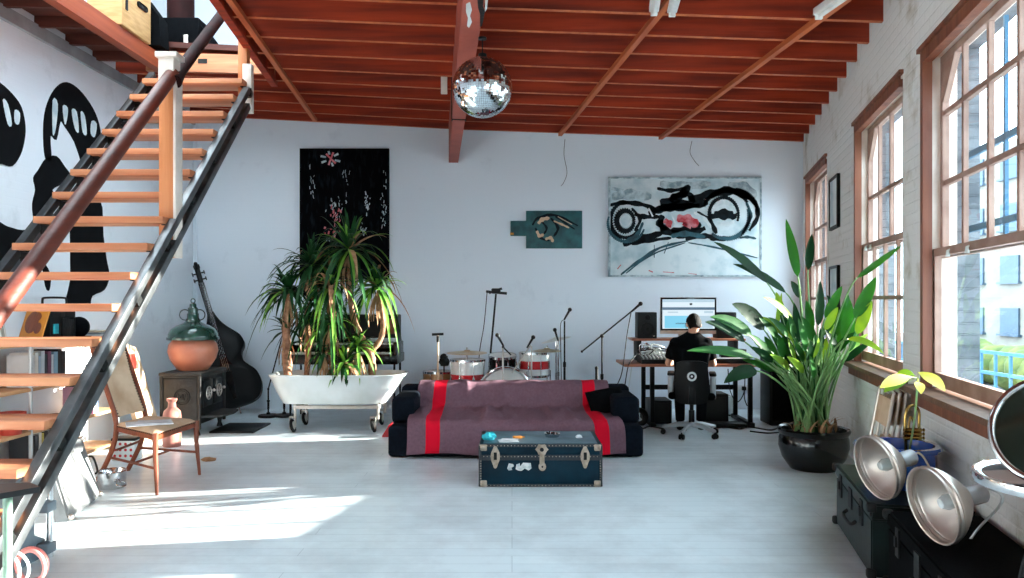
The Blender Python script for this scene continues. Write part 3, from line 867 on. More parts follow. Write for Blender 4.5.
# ================================================================== OUTSIDE
mb = MB(); mb.box((40, 10, -1.6), (70, 120, .2)); struct('ground_outside', mb, 'ext_ground')
def block(lab, c, d, floors, bays, mat='ext_white'):
    t = thing('apartment_building', lab, 'building', (c[0], c[1], c[2] - d[2] / 2))
    mb = MB(); mb.box(c, d); obj('wall', mb, mat, t)
    x = c[0] - d[0] / 2 - .05
    for i in range(floors):
        for j in range(bays):
            y = c[1] - d[1] / 2 + d[1] * (j + .5) / bays; z = c[2] - d[2] / 2 + d[2] * (i + .55) / floors
            mb = MB(); mb.box((x, y, z), (.12, d[1] / bays * .5, d[2] / floors * .5)); mb.box((x, y, z - d[2] / floors * .27), (.4, d[1] / bays * .6, .12)); obj('window', mb, 'ext_win', t)
block('pale apartment building seen through the large near window', (30.5, 34, 4.4), (6, 12, 12), 4, 4)
block('pale apartment building farther along, seen beyond the brick edge', (34, 49, 4.9), (6, 14, 13), 4, 4)
rr = random.Random(5)
mb = MB()
for i in range(26):
    mb.sphere((17 + rr.uniform(-.7, .7), 14 + i * .62, -1.0 + rr.uniform(0, .45)), rr.uniform(.6, 1.0), (1, 1, .9), 9, 7)
o = obj('hedge', mb, 'hedge'); tag(o, 'yellow green hedge outside below the large near window', 'hedge')
mb = MB()
for z in (.35, -.1): mb.bar((10.5, 9, z), (10.5, 22, z), .07, .07)
for i in range(27): mb.bar((10.5, 9 + i * .5, -1.4), (10.5, 9 + i * .5, .35), .05, .05, up=(1, 0, 0))
solo('blue_railing', mb, 'ext_blue', 'pale blue railing outside the large near window', 'railing')
# ================================================================== SOFA
so = thing('sofa', 'low navy sofa facing the camera with drum kit behind it', 'sofa', (.04, 7.6, 0))
x0, x1 = -1.18, 1.25
mb = MB(); mb.box(((x0 + x1) / 2, 7.62, .155), (x1 - x0, .82, .29), .035, seg=3); obj('seat', mb, 'navy', so)
mb = MB(); mb.box(((x0 + x1) / 2, 8.12, .33), (x1 - x0 - .02, .24, .54), .05, seg=3); obj('backrest', mb, 'navy', so)
for s, xa in ((1, x0 + .11), (-1, x1 - .13)):
    mb = MB(); mb.box((xa + (0 if s > 0 else .0), 7.80, .42), (.22 if s > 0 else .26, .76, .26), .045, seg=3); obj('armrest', mb, 'navy', so)
mb = MB(); mb.box(((x0 + x1) / 2 , 7.62, .315), (x1 - x0 - .5, .8, .06), .03, seg=3); obj('seat_cushion', mb, 'navy', so)
for x in (x0 + .12, x1 - .12):
    for y in (7.3, 8.1):
        mb = MB(); mb.cyl((x, y, 0), (x, y, .06), .03, seg=10); obj('foot', mb, 'black', so)
# blanket draped over back, seat and front
prof = [V((0, 8.27, .30)), V((0, 8.265, .55)), V((0, 8.245, .615)), V((0, 8.12, .63)), V((0, 8.02, .60)), V((0, 7.975, .50)), V((0, 7.95, .40)), V((0, 7.88, .365)), V((0, 7.6, .358)), V((0, 7.3, .352)), V((0, 7.205, .33)), V((0, 7.178, .27)), V((0, 7.172, .15)), V((0, 7.165, .045))]
pp = smoothpath(prof, 6)
CREASES = [(-.55, .46, -.30, .60, .035, .03), (-.42, .52, -.16, .66, .03, .035), (-.22, .5, -.28, .78, .03, .03), (.22, .48, .42, .62, .035, .035), (.34, .5, .40, .74, .03, .03), (.1, .47, .3, .55, .03, .03), (-.65, .56, -.62, .86, .03, .02), (-.5, .2, -.44, .5, .03, .018), (.55, .5, .62, .8, .03, .022), (-.35, .62, -.12, .6, .025, .025), (.5, .22, .3, .42, .04, .016), (-.9, .4, -.6, .52, .03, .02)]
def blank(u, v):
    f = v * (len(pp) - 1); i = min(int(f), len(pp) - 2); p = pp[i].lerp(pp[i + 1], f - i)
    w0, w1 = lerp(-.985, -1.0, v), lerp(.985, 1.07, v)
    x = lerp(w0, w1, u)
    f1 = .5 * math.sin(x * 9 + v * 5) + .5 * math.sin(x * 17 - v * 13 + 1) + .35 * math.sin(x * 31 + v * 30)
    cr = .017 * f1 * math.exp(-((v - .56) / .2) ** 2) + .007 * f1 + .022 * max(0, 1 - abs((x + .25 - .5 * (v - .6)) * 14 % 6 - 3)) * math.exp(-((v - .62) / .13) ** 2)
    for (xa, va, xb, vb, w_, h_) in CREASES:
        s_ = min(1, max(0, ((x - xa) * (xb - xa) * 1.0 + (v - va) * (vb - va) * 4) / ((xb - xa) ** 2 + 4 * (vb - va) ** 2)))
        d2 = (x - lerp(xa, xb, s_)) ** 2 + 4 * (v - lerp(va, vb, s_)) ** 2
        cr += h_ * math.exp(-d2 / (w_ * w_)) * math.sin(PI * min(1, max(.12, s_ * .9 + .1)))
    cr = max(cr, -.004)
    nrm = V((0, -.6, .8)) if v < .75 else V((0, -1, 0))
    if v < .2: nrm = V((0, .7, .5))
    p = V((x + .01 * math.sin(v * 9), p.y, p.z)) + nrm * (cr + .006)
    if v > .985: p.z += .012 * math.sin(x * 7)
    return p
mb = MB(); mb.grid(blank, 200, 120, uv=True)
o = obj('sofa_blanket', mb, 'blanket'); tag(o, 'mauve wool blanket with two red stripes draped over the navy sofa', 'blanket')
sm = o.modifiers.new('thick', 'SOLIDIFY'); sm.thickness = .006; sm.offset = 1
def pillow(mb, c, a, b, t, rot):
    def f(u, v):
        x, y = u * 2 - 1, v * 2 - 1
        k = (1 - abs(x) ** 3) * (1 - abs(y) ** 3)
        return c + rot @ V((x * a, y * b, t * k ** .5 if k > 0 else 0))
    def g(u, v):
        x, y = u * 2 - 1, v * 2 - 1
        k = (1 - abs(x) ** 3) * (1 - abs(y) ** 3)
        return c + rot @ V((x * a, y * b, -t * k ** .5 if k > 0 else 0))
    mb.grid(f, 14, 14); mb.grid(g, 14, 14)
    bmesh.ops.remove_doubles(mb.bm, verts=mb.bm.verts, dist=.001)
mb = MB(); pillow(mb, V((.965, 7.75, .47)), .19, .15, .06, Matrix.Rotation(math.radians(48), 3, 'X') @ Matrix.Rotation(math.radians(12), 3, 'Z'))
solo('black_cushion', mb, 'black_cloth', 'black cushion slumped at the right end of the sofa against the blanket', 'cushion')

# ================================================================== STEAMER TRUNK
tx0, tx1, ty0, ty1, th = -.256, .714, 6.1, 6.72, .345
tr = thing('steamer_trunk', 'blue black steamer trunk with nickel latches in front of the sofa', 'trunk', ((tx0 + tx1) / 2, (ty0 + ty1) / 2, 0))
cx, cy = (tx0 + tx1) / 2, (ty0 + ty1) / 2
mb = MB(); mb.box((cx, cy, .12), (tx1 - tx0, ty1 - ty0, .235), .006); obj('body', mb, 'trunk', tr)
mb = MB(); mb.box((cx, cy, .292), (tx1 - tx0 + .004, ty1 - ty0 + .004, .1), .008); lid = obj('lid', mb, 'trunk', tr)
mb = MB(); mb.box((cx, cy, .343), (tx1 - tx0 - .05, ty1 - ty0 - .05, .004)); obj('lid_panel', mb, 'trunk_top', lid)
mb = MB()
for z in (.245, .225, .012, .332):
    for y in (ty0 - .003, ty1 + .003): mb.box((cx, y, z), (tx1 - tx0 + .012, .008, .022), .003)
    for x in (tx0 - .003, tx1 + .003): mb.box((x, cy, z), (.008, ty1 - ty0 + .01, .022), .003)
for x in (tx0 - .001, tx1 + .001):
    for y in (ty0 - .001, ty1 + .001): mb.box((x, y, .17), (.022, .022, .33), .004)
obj('edge_binding', mb, 'trunk_edge', tr)
mb = MB()
for i in range(34):
    x = lerp(tx0 + .03, tx1 - .03, i / 33)
    for z in (.012, .332, .245): mb.sphere((x, ty0 - .008, z), .0045, (1, .6, 1), 6, 4)
for i in range(9):
    for x in (tx0 + .006, tx1 - .006): mb.sphere((x, ty0 - .013, .05 + i * .02), .0045, (1, .6, 1), 6, 4)
obj('rivet', mb, 'trunk_metal', tr)
for x, sx in ((tx0, 1), (tx1, -1)):
    for z, sz in ((.0, 1), (.345, -1)):
        mb = MB(); mb.box((x + sx * .026, ty0 - .008, z + sz * .028), (.058, .01, .052), .008); mb.box((x - sx * .004, ty0 + .024, z + sz * .028), (.01, .058, .052), .004)
        mb.sphere((x + sx * .02, ty0 - .012, z + sz * .022), .02, (1, .5, 1), 10, 6)
        obj('corner_cap', mb, 'trunk_metal', tr)
def latch(x):
    mb = MB()
    pts = []
    for a in range(16):
        t = 2 * PI * a / 16
        pts.append(V((x + .038 * math.cos(t) * (1 - .25 * abs(math.sin(t)) ** 2), ty0 - .006, .245 + .075 * math.copysign(abs(math.sin(t)) ** 1.0, math.sin(t)) + (-.02 if math.sin(t) < -.9 else .01 if math.sin(t) > .9 else 0))))
    mb.prism(pts, (0, -.008, 0)); o = obj('latch', mb, 'trunk_metal', tr)
    mb = MB(); mb.box((x, ty0 - .018, .25), (.026, .012, .06), .004); mb.box((x, ty0 - .024, .235), (.014, .012, .022), .003); obj('latch_hasp', mb, 'iron', o)
latch(cx - .363); latch(cx + .357)
mb = MB()
mb.prism([V((cx + .01 + .047 * math.cos(2 * PI * a / 18) * (1 + .14 * math.cos(6 * 2 * PI * a / 18)), ty0 - .006, .302 + .042 * math.sin(2 * PI * a / 18) * (1 + .14 * math.cos(6 * 2 * PI * a / 18)))) for a in range(18)], (0, -.008, 0))
mb.box((cx + .012, ty0 - .009, .235), (.04, .012, .1), .006)
mb.prism([V((cx + .014 + .03 * math.cos(2 * PI * a / 14), ty0 - .006, .165 + .034 * math.sin(2 * PI * a / 14))) for a in range(14)], (0, -.01, 0))
lk = obj('lock', mb, 'trunk_metal', tr)
mb = MB(); mb.cyl((cx + .01, ty0 - .012, .302), (cx + .01, ty0 - .022, .302), .016); mb.cyl((cx + .014, ty0 - .014, .165), (cx + .014, ty0 - .02, .165), .008, seg=10); obj('keyhole', mb, 'iron', lk)
mb = MB()
for pts in ([(-.245, .15), (-.235, .185), (-.21, .18), (-.205, .165), (-.22, .155), (-.215, .14), (-.235, .135)], [(-.195, .145), (-.19, .178), (-.17, .186), (-.168, .165), (-.15, .19), (-.105, .188), (-.1, .15), (-.118, .135), (-.14, .15), (-.16, .132), (-.18, .136)]):
    mb.prism([V((cx - .18 + (x + .18) * 1.35, ty0 - .0005, .16 + (z - .16) * 1.15)) for x, z in pts], (0, -.0012, 0))
obj('torn_label', mb, 'sticker', tr)
def crumple(mb, c, r, h, seed, n=12):
    q = random.Random(seed)
    mb.sphere(c, 1, (r, r * .8, h), n, 8)
    for v in mb.bm.verts:
        d = v.co - V(c)
        v.co = V(c) + d * q.uniform(.72, 1.15)
        v.co.z = max(v.co.z, c[2] - h * .5)
TZ = .3455
c = at(488, 438, 6.35); mb = MB(); crumple(mb, (-.19, 6.28, TZ + .022), .06, .045, 4); solo('teal_cloth', mb, 'teal_cloth', 'crumpled teal cloth on the left corner of the steamer trunk', 'cloth', smooth=0)
mb = MB(); mb.box((-.03, 6.22, TZ + .003), (.16, .12, .005), .001, .15); mb.box((-.02, 6.24, TZ + .0075), (.14, .1, .003), .001, -.1); solo('paper_sheets', mb, 'paper', 'loose white papers lying on the left of the steamer trunk', 'paper')
mb = MB(); mb.box((.045, 6.33, TZ + .012), (.075, .035, .022), .004, .3); mb.cyl((.085, 6.34, TZ + .012), (.105, 6.346, TZ + .012), .007, seg=8); solo('lighter', mb, 'orange', 'small orange lighter on the steamer trunk beside the papers', 'lighter')
ash = thing('ashtray', 'dark metal ashtray holding bits on the middle of the steamer trunk', 'ashtray', (.34, 6.42, TZ))
mb = MB(); mb.lathe([(.0, .0), (.055, 0), (.068, .03), (.06, .03), (.05, .008), (0, .008)], (.34, 6.42, TZ)); obj('bowl', mb, 'chrome', ash)
mb = MB()
for i in range(9): mb.cyl((.34 + rnd.uniform(-.04, .04), 6.42 + rnd.uniform(-.04, .04), TZ + .012), (.34 + rnd.uniform(-.055, .055), 6.42 + rnd.uniform(-.05, .05), TZ + .04), .006, seg=6)
obj('cigarette_end', mb, 'black', ash)
mb = MB(); crumple(mb, (.56, 6.36, TZ + .009), .03, .018, 8); solo('crumpled_tissue', mb, 'paper', 'small crumpled white tissue toward the right end of the steamer trunk', 'tissue', smooth=0)

# ================================================================== MIRROR BALL
BC = V((-.214, 5.5, zat(87.5, 5.5))); BR = .217
ball = thing('mirror_ball', 'mirrored disco ball hanging under the salmon beam', 'mirror ball', BC - V((0, 0, BR)))
mb = MB(); mb.sphere(BC, BR, (1, 1, 1), 72, 40)
q = random.Random(2)
bmesh.ops.split_edges(mb.bm, edges=mb.bm.edges[:])
for f in mb.bm.faces:
    n = f.normal.copy(); c = f.calc_center_median()
    R = Matrix.Rotation(q.gauss(0, .03), 3, n.orthogonal()) @ Matrix.Rotation(q.gauss(0, .03), 3, n.cross(n.orthogonal()))
    for v in f.verts: v.co = c + R @ ((v.co - c) * .93)
bo = obj('mirror_tiles', mb, 'mirror_tile', ball, smooth=0)
mb = MB(); mb.sphere(BC, BR * .985, (1, 1, 1), 36, 20); obj('ball_core', mb, 'black', ball)
mb = MB(); mb.cyl(BC + V((0, 0, BR - .01)), BC + V((0, 0, BR + .025)), .03); mb.tube([BC + V((0, 0, BR + .02)), V((BC.x, BC.y, 3.40))], .004, 6); mb.cyl((BC.x, BC.y, 3.385), (BC.x, BC.y, 3.40), .03); obj('hanger', mb, 'iron', ball)

# ================================================================== PLANTS
def blade(mb, path, width, up=V((0, 0, 1)), fold=.35, tip=.8, wave=0, prof=None):
    # leaf blade along a path: V-folded strip of real thickness at the midrib
    P = path; n = len(P); rows = []
    for i, p in enumerate(P):
        t = (P[min(i + 1, n - 1)] - P[max(i - 1, 0)]).normalized()
        s = t.cross(up)
        if s.length < .05: s = t.orthogonal()
        s.normalize(); nn = s.cross(t)
        f = i / (n - 1)
        w = width * (prof(f) if prof else (math.sin(PI * f ** .75) ** .7 if 0 < f < 1 else .04))
        w = max(w, width * .03)
        e = nn * (w * fold)
        wv = nn * (wave * math.sin(i * 2.1) * w)
        a = mb.bm.verts.new(p - s * w + e + wv); b = mb.bm.verts.new(p - nn * w * .04); c = mb.bm.verts.new(p + s * w + e - wv)
        d = mb.bm.verts.new(p + nn * w * .03)
        rows.append((a, b, c, d))
    fs = []
    for r0, r1 in zip(rows, rows[1:]):
        for i in range(4):
            j = (i + 1) % 4
            fs.append(mb.bm.faces.new((r0[i], r0[j], r1[j], r1[i])))
    mb._fin(fs)
def bez(a, b, c, n=10):
    return [(1 - t) ** 2 * a + 2 * t * (1 - t) * b + t * t * c for t in [i / n for i in range(n + 1)]]

# --- yuccas in a wheeled bathtub
TX0, TX1, TY0, TY1 = -2.79, -1.23, 8.52, 9.22
tub = thing('bathtub', 'old white bathtub on a wheeled frame used as a planter for yuccas', 'bathtub', (-2.0, 8.87, 0))
mb = MB()
def tubring(z, k, ins, n=48):
    out = []
    for i in range(n):
        a = 2 * PI * i / n
        ca, sa = math.cos(a), math.sin(a)
        ex = .42
        xx = math.copysign(abs(ca) ** ex, ca); yy = math.copysign(abs(sa) ** ex, sa)
        hx = (TX1 - TX0) / 2 * k - ins; hy = (TY1 - TY0) / 2 * (.5 + .5 * k) - ins
        out.append(mb.bm.verts.new(((TX0 + TX1) / 2 + hx * xx - (1 - k) * .12, (TY0 + TY1) / 2 + hy * yy, z)))
    return out
rs = [tubring(z, k, i) for z, k, i in ((.32, .70, .06), (.325, .76, .0), (.40, .82, 0), (.52, .91, 0), (.615, .975, 0), (.63, 1.0, 0), (.65, 1.0, 0), (.655, .985, .01), (.64, .97, .02), (.56, .92, .025), (.5, .89, .03))]
mb.skin(rs, True, True); obj('tub', mb, 'enamel_white', tub)
mb = MB(); rs = [tubring(z, k, i) for z, k, i in ((.585, .925, .03), (.6, .9, .1), (.612, .6, .2))]; mb.skin(rs, True, True); obj('soil', mb, 'soil', tub)
mb = MB()
for y in (8.62, 9.1): mb.bar((-2.48, y, .285), (-1.5, y, .285), .035, .04, .004)
for x in (-2.46, -1.52): mb.bar((x, 8.6, .285), (x, 9.12, .285), .035, .04, .004)
for x in (-2.46, -1.52):
    for y in (8.62, 9.1): mb.cyl((x, y, .15), (x, y, .33), .016, seg=10)
obj('frame', mb, 'tub_frame', tub)
for x in (-2.48, -1.57):
    for y in (8.6, 9.1):
        mb = MB(); mb.cyl((x - .022, y, .078), (x + .022, y, .078), .05, seg=20); mb.box((x - .03, y, .12), (.006, .05, .12), .002); mb.box((x + .03, y, .12), (.006, .05, .12), .002); mb.box((x, y, .178), (.07, .06, .01), .002)
        w = obj('caster', mb, 'tub_frame', tub)
        mb = MB(); mb.torus((x, y, .078), (1, 0, .25), .06, .018); obj('tyre', mb, 'rubber', w)
def yucca(label, trunks, heads, seed):
    q = random.Random(seed)
    base = V(trunks[0][0])
    t = thing('yucca', label, 'plant', base, 0, 'yuccas in the bathtub')
    mb = MB()
    for pts, r in zip(trunks, heads['r']):
        P = smoothpath(pts, 5)
        mb.tube(P, [r * (1.0 - .25 * i / len(P)) * (1 + .12 * math.sin(i * 2.3)) for i in range(len(P))], 10)
    obj('trunk', mb, 'bark', t)
    for (c, n, L, droop, sunlit_p) in heads['h']:
        mb = MB()
        for i in range(n):
            az = q.uniform(0, 2 * PI); el = math.radians(q.choice([q.uniform(35, 85), q.uniform(-5, 50), q.uniform(-30, 20)]))
            d = V((math.cos(az) * math.cos(el), math.sin(az) * math.cos(el), math.sin(el)))
            ll = L * q.uniform(.65, 1.1); dr = droop * q.uniform(.5, 1.4) * (1 - .6 * max(0, math.sin(el)))
            P = []
            for k in range(9):
                s = k / 8
                P.append(V(c) + d * (ll * s * (1 - .25 * s)) + V((0, 0, -dr * ll * s * s)) + V((0, 0, .02 * math.sin(i))))
            mb.mi = 1 if q.random() < sunlit_p else (2 if q.random() < .05 + .12 * (sunlit_p > .3) else 0)  # sun painted in: crowns toward the right get more sunlit-coloured leaves
            blade(mb, P, .025 * q.uniform(.75, 1.2), fold=.3, prof=lambda f: (min(1, .55 + f * 2) * (1 - f ** 2.6)) + .02)
        for i in range(n // 4):                                    # dry skirt hanging below the crown
            az = q.uniform(0, 2 * PI)
            d = V((math.cos(az), math.sin(az), 0))
            P = [V(c) + V((0, 0, -.05)) + d * (.1 * math.sin(k / 6 * 2)) + V((0, 0, -.36 * k / 6 * q.uniform(.8, 1.2))) for k in range(7)]
            mb.mi = 2; blade(mb, P, .014, fold=.2)
        obj('leaf_crown', mb, ['yucca', 'yucca_sunlit', 'leaf_dry'], t)
YB = 8.9
def A(px, py, dy=0): return at(px, py, YB + dy)
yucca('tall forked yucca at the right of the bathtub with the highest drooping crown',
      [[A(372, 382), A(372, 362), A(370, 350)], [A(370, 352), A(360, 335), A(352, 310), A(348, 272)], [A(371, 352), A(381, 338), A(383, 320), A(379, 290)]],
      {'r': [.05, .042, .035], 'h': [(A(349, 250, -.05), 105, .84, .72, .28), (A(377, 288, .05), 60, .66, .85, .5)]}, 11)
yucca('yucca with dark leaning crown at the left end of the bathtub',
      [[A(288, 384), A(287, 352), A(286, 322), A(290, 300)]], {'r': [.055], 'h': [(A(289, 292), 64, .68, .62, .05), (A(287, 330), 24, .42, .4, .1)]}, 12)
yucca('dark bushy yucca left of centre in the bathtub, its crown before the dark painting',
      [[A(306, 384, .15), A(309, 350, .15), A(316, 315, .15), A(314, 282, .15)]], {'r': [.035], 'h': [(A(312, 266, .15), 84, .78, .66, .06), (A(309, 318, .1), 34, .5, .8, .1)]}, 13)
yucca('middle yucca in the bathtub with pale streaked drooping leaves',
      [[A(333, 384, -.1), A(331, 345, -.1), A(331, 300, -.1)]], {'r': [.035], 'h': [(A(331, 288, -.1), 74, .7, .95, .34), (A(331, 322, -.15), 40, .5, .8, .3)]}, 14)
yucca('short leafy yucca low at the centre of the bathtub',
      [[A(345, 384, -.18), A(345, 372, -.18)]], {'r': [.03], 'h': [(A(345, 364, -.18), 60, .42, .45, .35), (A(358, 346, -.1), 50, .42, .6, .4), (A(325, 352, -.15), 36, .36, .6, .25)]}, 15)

# --- bird of paradise in a dark glazed pot
PC = V((2.69, 6.78, 0))
pot = thing('glazed_pot', 'large black glazed pot on the floor holding the tall leafy plant', 'pot', PC)
mb = MB(); mb.lathe([(0, 0), (.2, 0), (.215, .02), (.27, .1), (.3, .2), (.295, .27), (.285, .3), (.3, .32), (.31, .345), (.3, .36), (.275, .35), (.265, .3), (.0, .29)], PC, 40); obj('pot_body', mb, 'pot_dark', pot)
mb = MB(); mb.lathe([(.262, .305), (.2, .325), (.1, .34), (0, .345)], PC, 28); obj('soil', mb, 'soil', pot)
bp_ = thing('bird_of_paradise', 'tall bird of paradise plant with broad green leaves beside the windows', 'plant', PC + V((0, 0, .33)))
stems = MB(); lv = MB(); q = random.Random(21)
# (tip px, py) (blade base px, py) width, material, depths of tip and base
LV = [(714, 242, 767, 283, .068, 1, 6.75, 6.85), (733, 264, 786, 293, .06, 1, 6.9, 6.9), (786, 219, 798, 277, .055, 0, 6.5, 6.6), (812, 234, 808, 270, .05, 1, 7.0, 6.95),
      (902, 245, 857, 278, .045, 0, 5.5, 5.9), (876, 277, 855, 318, .07, 0, 6.05, 6.2), (872, 301, 857, 334, .06, 2, 6.1, 6.3), (850, 300, 846, 345, .072, 0, 6.35, 6.45),
      (820, 281, 818, 326, .062, 1, 6.5, 6.55), (842, 286, 825, 318, .055, 0, 6.5, 6.55), (838, 307, 825, 330, .045, 2, 6.4, 6.45), (884, 354, 848, 339, .045, 2, 5.85, 6.1),
      (710, 317, 752, 336, .08, 0, 6.45, 6.55), (705, 322, 745, 342, .07, 1, 6.4, 6.5), (687, 351, 754, 358, .062, 0, 6.3, 6.5), (732, 304, 764, 330, .1, 1, 6.7, 6.75),
      (763, 297, 794, 323, .05, 2, 6.5, 6.6), (747, 334, 774, 364, .06, 0, 6.5, 6.6), (776, 292, 782, 316, .045, 2, 6.8, 6.8), (724, 383, 757, 371, .085, 1, 6.4, 6.5),
      (791, 281, 800, 298, .05, 1, 7.0, 7.0), (806, 300, 812, 330, .05, 0, 6.7, 6.75), (780, 312, 792, 345, .055, 1, 6.8, 6.8), (798, 318, 806, 352, .05, 0, 6.4, 6.5),
      (860, 322, 849, 352, .045, 0, 6.6, 6.6), (835, 325, 832, 356, .05, 1, 6.9, 6.85), (770, 330, 786, 356, .05, 0, 6.9, 6.85), (815, 335, 818, 362, .05, 0, 6.9, 6.8), (755, 352, 776, 372, .045, 0, 6.8, 6.8),
      (826, 338, 826, 366, .04, 2, 6.6, 6.6), (787, 330, 796, 362, .04, 2, 6.7, 6.7), (760, 340, 780, 364, .045, 1, 7.0, 6.95), (842, 318, 838, 344, .04, 0, 6.8, 6.8)]
for (tx, ty, bx, by, w, mi, Yt, Yb) in LV + [(lambda x_, y_, dx, dy, m2, Yq: (x_ + dx, y_ - dy, x_, y_, q.uniform(.035, .055), m2, Yq - .05, Yq))(q.uniform(770, 850), q.uniform(318, 372), q.uniform(-20, 18), q.uniform(20, 40), q.choice((0, 0, 1, 1, 2)), q.uniform(6.45, 7.0)) for _ in range(18)]:
    tip, base = at(tx, ty, Yt), at(bx, by, Yb)
    root = PC + V((q.uniform(-.12, .12), q.uniform(-.1, .1), .33))
    d = tip - base
    mid = (tip + base) / 2 + V((0, 0, .06 if abs(d.x) > abs(d.z) else .015))
    path = bez(base, mid, tip, 12)
    up = V((q.uniform(-.2, .2), -.85, .55)) if abs(d.x) > .8 * abs(d.z) else V((q.uniform(-.35, .35), -1, .2))
    lv.mi = mi
    blade(lv, path, w * .76, up=up, fold=.28, wave=.05)
    c1 = root + V(((base.x - root.x) * .18, (base.y - root.y) * .2, (base.z - root.z) * .55))
    c2 = base - (path[1] - path[0]).normalized() * .12
    P = []
    for i in range(13):
        s = i / 12
        P.append((1 - s) ** 3 * root + 3 * s * (1 - s) ** 2 * c1 + 3 * s * s * (1 - s) * c2 + s ** 3 * base)
    stems.tube(P, [lerp(.0125, .006, i / 12) for i in range(13)], 7)
for i in range(52):                                                # bare upright stalks
    a = q.uniform(0, 2 * PI); root = PC + V((.17 * math.cos(a) * q.random(), .15 * math.sin(a) * q.random(), .33))
    e = at(q.uniform(772, 850), q.uniform(335, 385), 6.7 + q.uniform(-.25, .2))
    m = root + V(((e.x - root.x) * .25, (e.y - root.y) * .3, (e.z - root.z) * .6))
    stems.mi = 1 if i % 4 == 0 else 0
    stems.tube(bez(root, m, e, 9), [lerp(.012, .004, k / 9) for k in range(10)], 6)
    if i % 2 == 0:
        lv.mi = (0, 1, 0, 2)[i // 2 % 4]
        dd = (e - m).normalized()
        blade(lv, bez(e, e + dd * .14, e + dd * .27 + V((dd.x * .1, -.03, -.02)), 8), .034, up=V((q.uniform(-.5, .5), -1, .1)), fold=.3)
obj('stems', stems, ['stem_green', 'leaf_dark'], bp_); obj('foliage', lv, ['leaf', 'leaf_dark', 'leaf_yellow'], bp_)
mb = MB()
for i in range(60):
    a = q.uniform(0, 2 * PI); r = q.uniform(.05, .22); p = PC + V((r * math.cos(a), r * math.sin(a), .33))
    blade(mb, bez(p, p + V((0, 0, .09)), p + V((q.uniform(-.12, .12), q.uniform(-.12, .08), q.uniform(.05, .15))), 6), .014, fold=.2)
obj('dry_sheaths', mb, 'leaf_dry', bp_)

# ================================================================== RIGHT FOREGROUND
# chest on the floor along the window wall
def chest(label, Y0, Y1, w, h, gap, mat):
    t = thing('storage_chest', label, 'chest', RW((Y0 + Y1) / 2, -gap - w / 2, 0))
    mb = MB(); rbox(mb, Y0, Y1, -gap - w, -gap, .01, h - .085); bmesh.ops.bevel(mb.bm, geom=mb.bm.edges[:], offset=.008, segments=2, affect='EDGES'); obj('body', mb, mat, t)
    mb = MB(); rbox(mb, Y0 - .006, Y1 + .006, -gap - w - .006, -gap + .004, h - .082, h); bmesh.ops.bevel(mb.bm, geom=mb.bm.edges[:], offset=.012, segments=2, affect='EDGES'); obj('lid', mb, mat, t)
    for y in (lerp(Y0, Y1, .2), lerp(Y0, Y1, .8)):
        mb = MB(); rbox(mb, y - .03, y + .03, -gap - w - .014, -gap - w - .004, h - .17, h - .03)
        rbox(mb, y - .012, y + .012, -gap - w - .024, -gap - w - .01, h - .12, h - .07); obj('latch', mb, 'iron', t)
    y = lerp(Y0, Y1, .5); mb = MB()
    rbox(mb, y - .04, y + .04, -gap - w - .014, -gap - w - .004, h - .16, h - .04); obj('latch', mb, 'iron', t)
    mb = MB(); y = lerp(Y0, Y1, .5)
    mb.tube(smoothpath([RW(y - .12, -gap - w, h * .5), RW(y - .1, -gap - w - .03, h * .44), RW(y + .1, -gap - w - .03, h * .44), RW(y + .12, -gap - w, h * .5)]), .01, 8); obj('handle', mb, 'iron', t)
    for y in (Y0, Y1):
        for z in (.03, h - .02): mb = MB(); mb.box(RW(y, -gap - w, z), (.05, .05, .05), .012, math.radians(-13.5)); obj('corner_cap', mb, 'iron', t)
    return t
chest('dark green storage chest under the windows with aluminium lamp and blue pot on top', 3.96, 4.96, .5, .405, .03, 'chest')
chest('black storage chest nearest the camera under the round chrome edged table', 2.75, 3.86, .44, .402, .03, 'black_cloth')
# aluminium reflector lamps
def reflector(label, c, axis, R, D, hang):
    z = V(axis).normalized()                       # from the mouth back to the socket
    t = thing('reflector_lamp', label, 'lamp', c)
    prof = [(R, 0), (R * 1.015, .004), (R * .97, .02)]
    n = 18
    for i in range(1, n):
        f = i / n
        prof.append((R * (1 - .66 * f ** 1.5) + .0032 * (i % 2), .02 + (D - .02) * f))
    prof.append((.05, D))
    inn = [(r - .004, h + .001) for r, h in reversed(prof[2:])]
    mb = MB(); mb.lathe(prof + inn + [(R - .006, .003), (R, 0)], c, 40, z); obj('shade', mb, 'alu', t)
    mb = MB(); mb.lathe([(.04, D - .01), (.044, D + .005), (.042, D + .09), (.034, D + .1), (.0, D + .1)], c, 20, z); obj('socket', mb, 'alu_paint', t)
    mb = MB(); mb.lathe([(.0, D - .12), (.022, D - .115), (.036, D - .085), (.032, D - .05), (.022, D - .02), (.02, D)], c, 18, z); obj('bulb', mb, 'enamel_white', t)
    e = V(c) + z * (D + .1)
    mb = MB(); mb.tube(smoothpath([e, e + z * .03 + V((0, 0, .01)), e + z * .05 + V((.02, -.02, -.05))] + [V(h) for h in hang]), .006, 7); obj('cord', mb, 'enamel_white', t)
c1 = at(880, 468, 4.22)
reflector('aluminium reflector lamp on the dark green chest before the blue pot', at(874, 468, 4.16) , (.95, .16, .22), .176, .15, [(2.3, 4.02, .40), (2.2, 3.95, .3), (2.12, 3.9, .1)])
c2 = at(930, 505, 3.42)
reflector('larger aluminium reflector lamp nearer the camera beside the round table', at(931, 506, 3.38), (.96, .1, .2), .172, .16, [(2.1, 3.5, .36), (2.12, 3.3, .2), (2.15, 3.1, .05)])
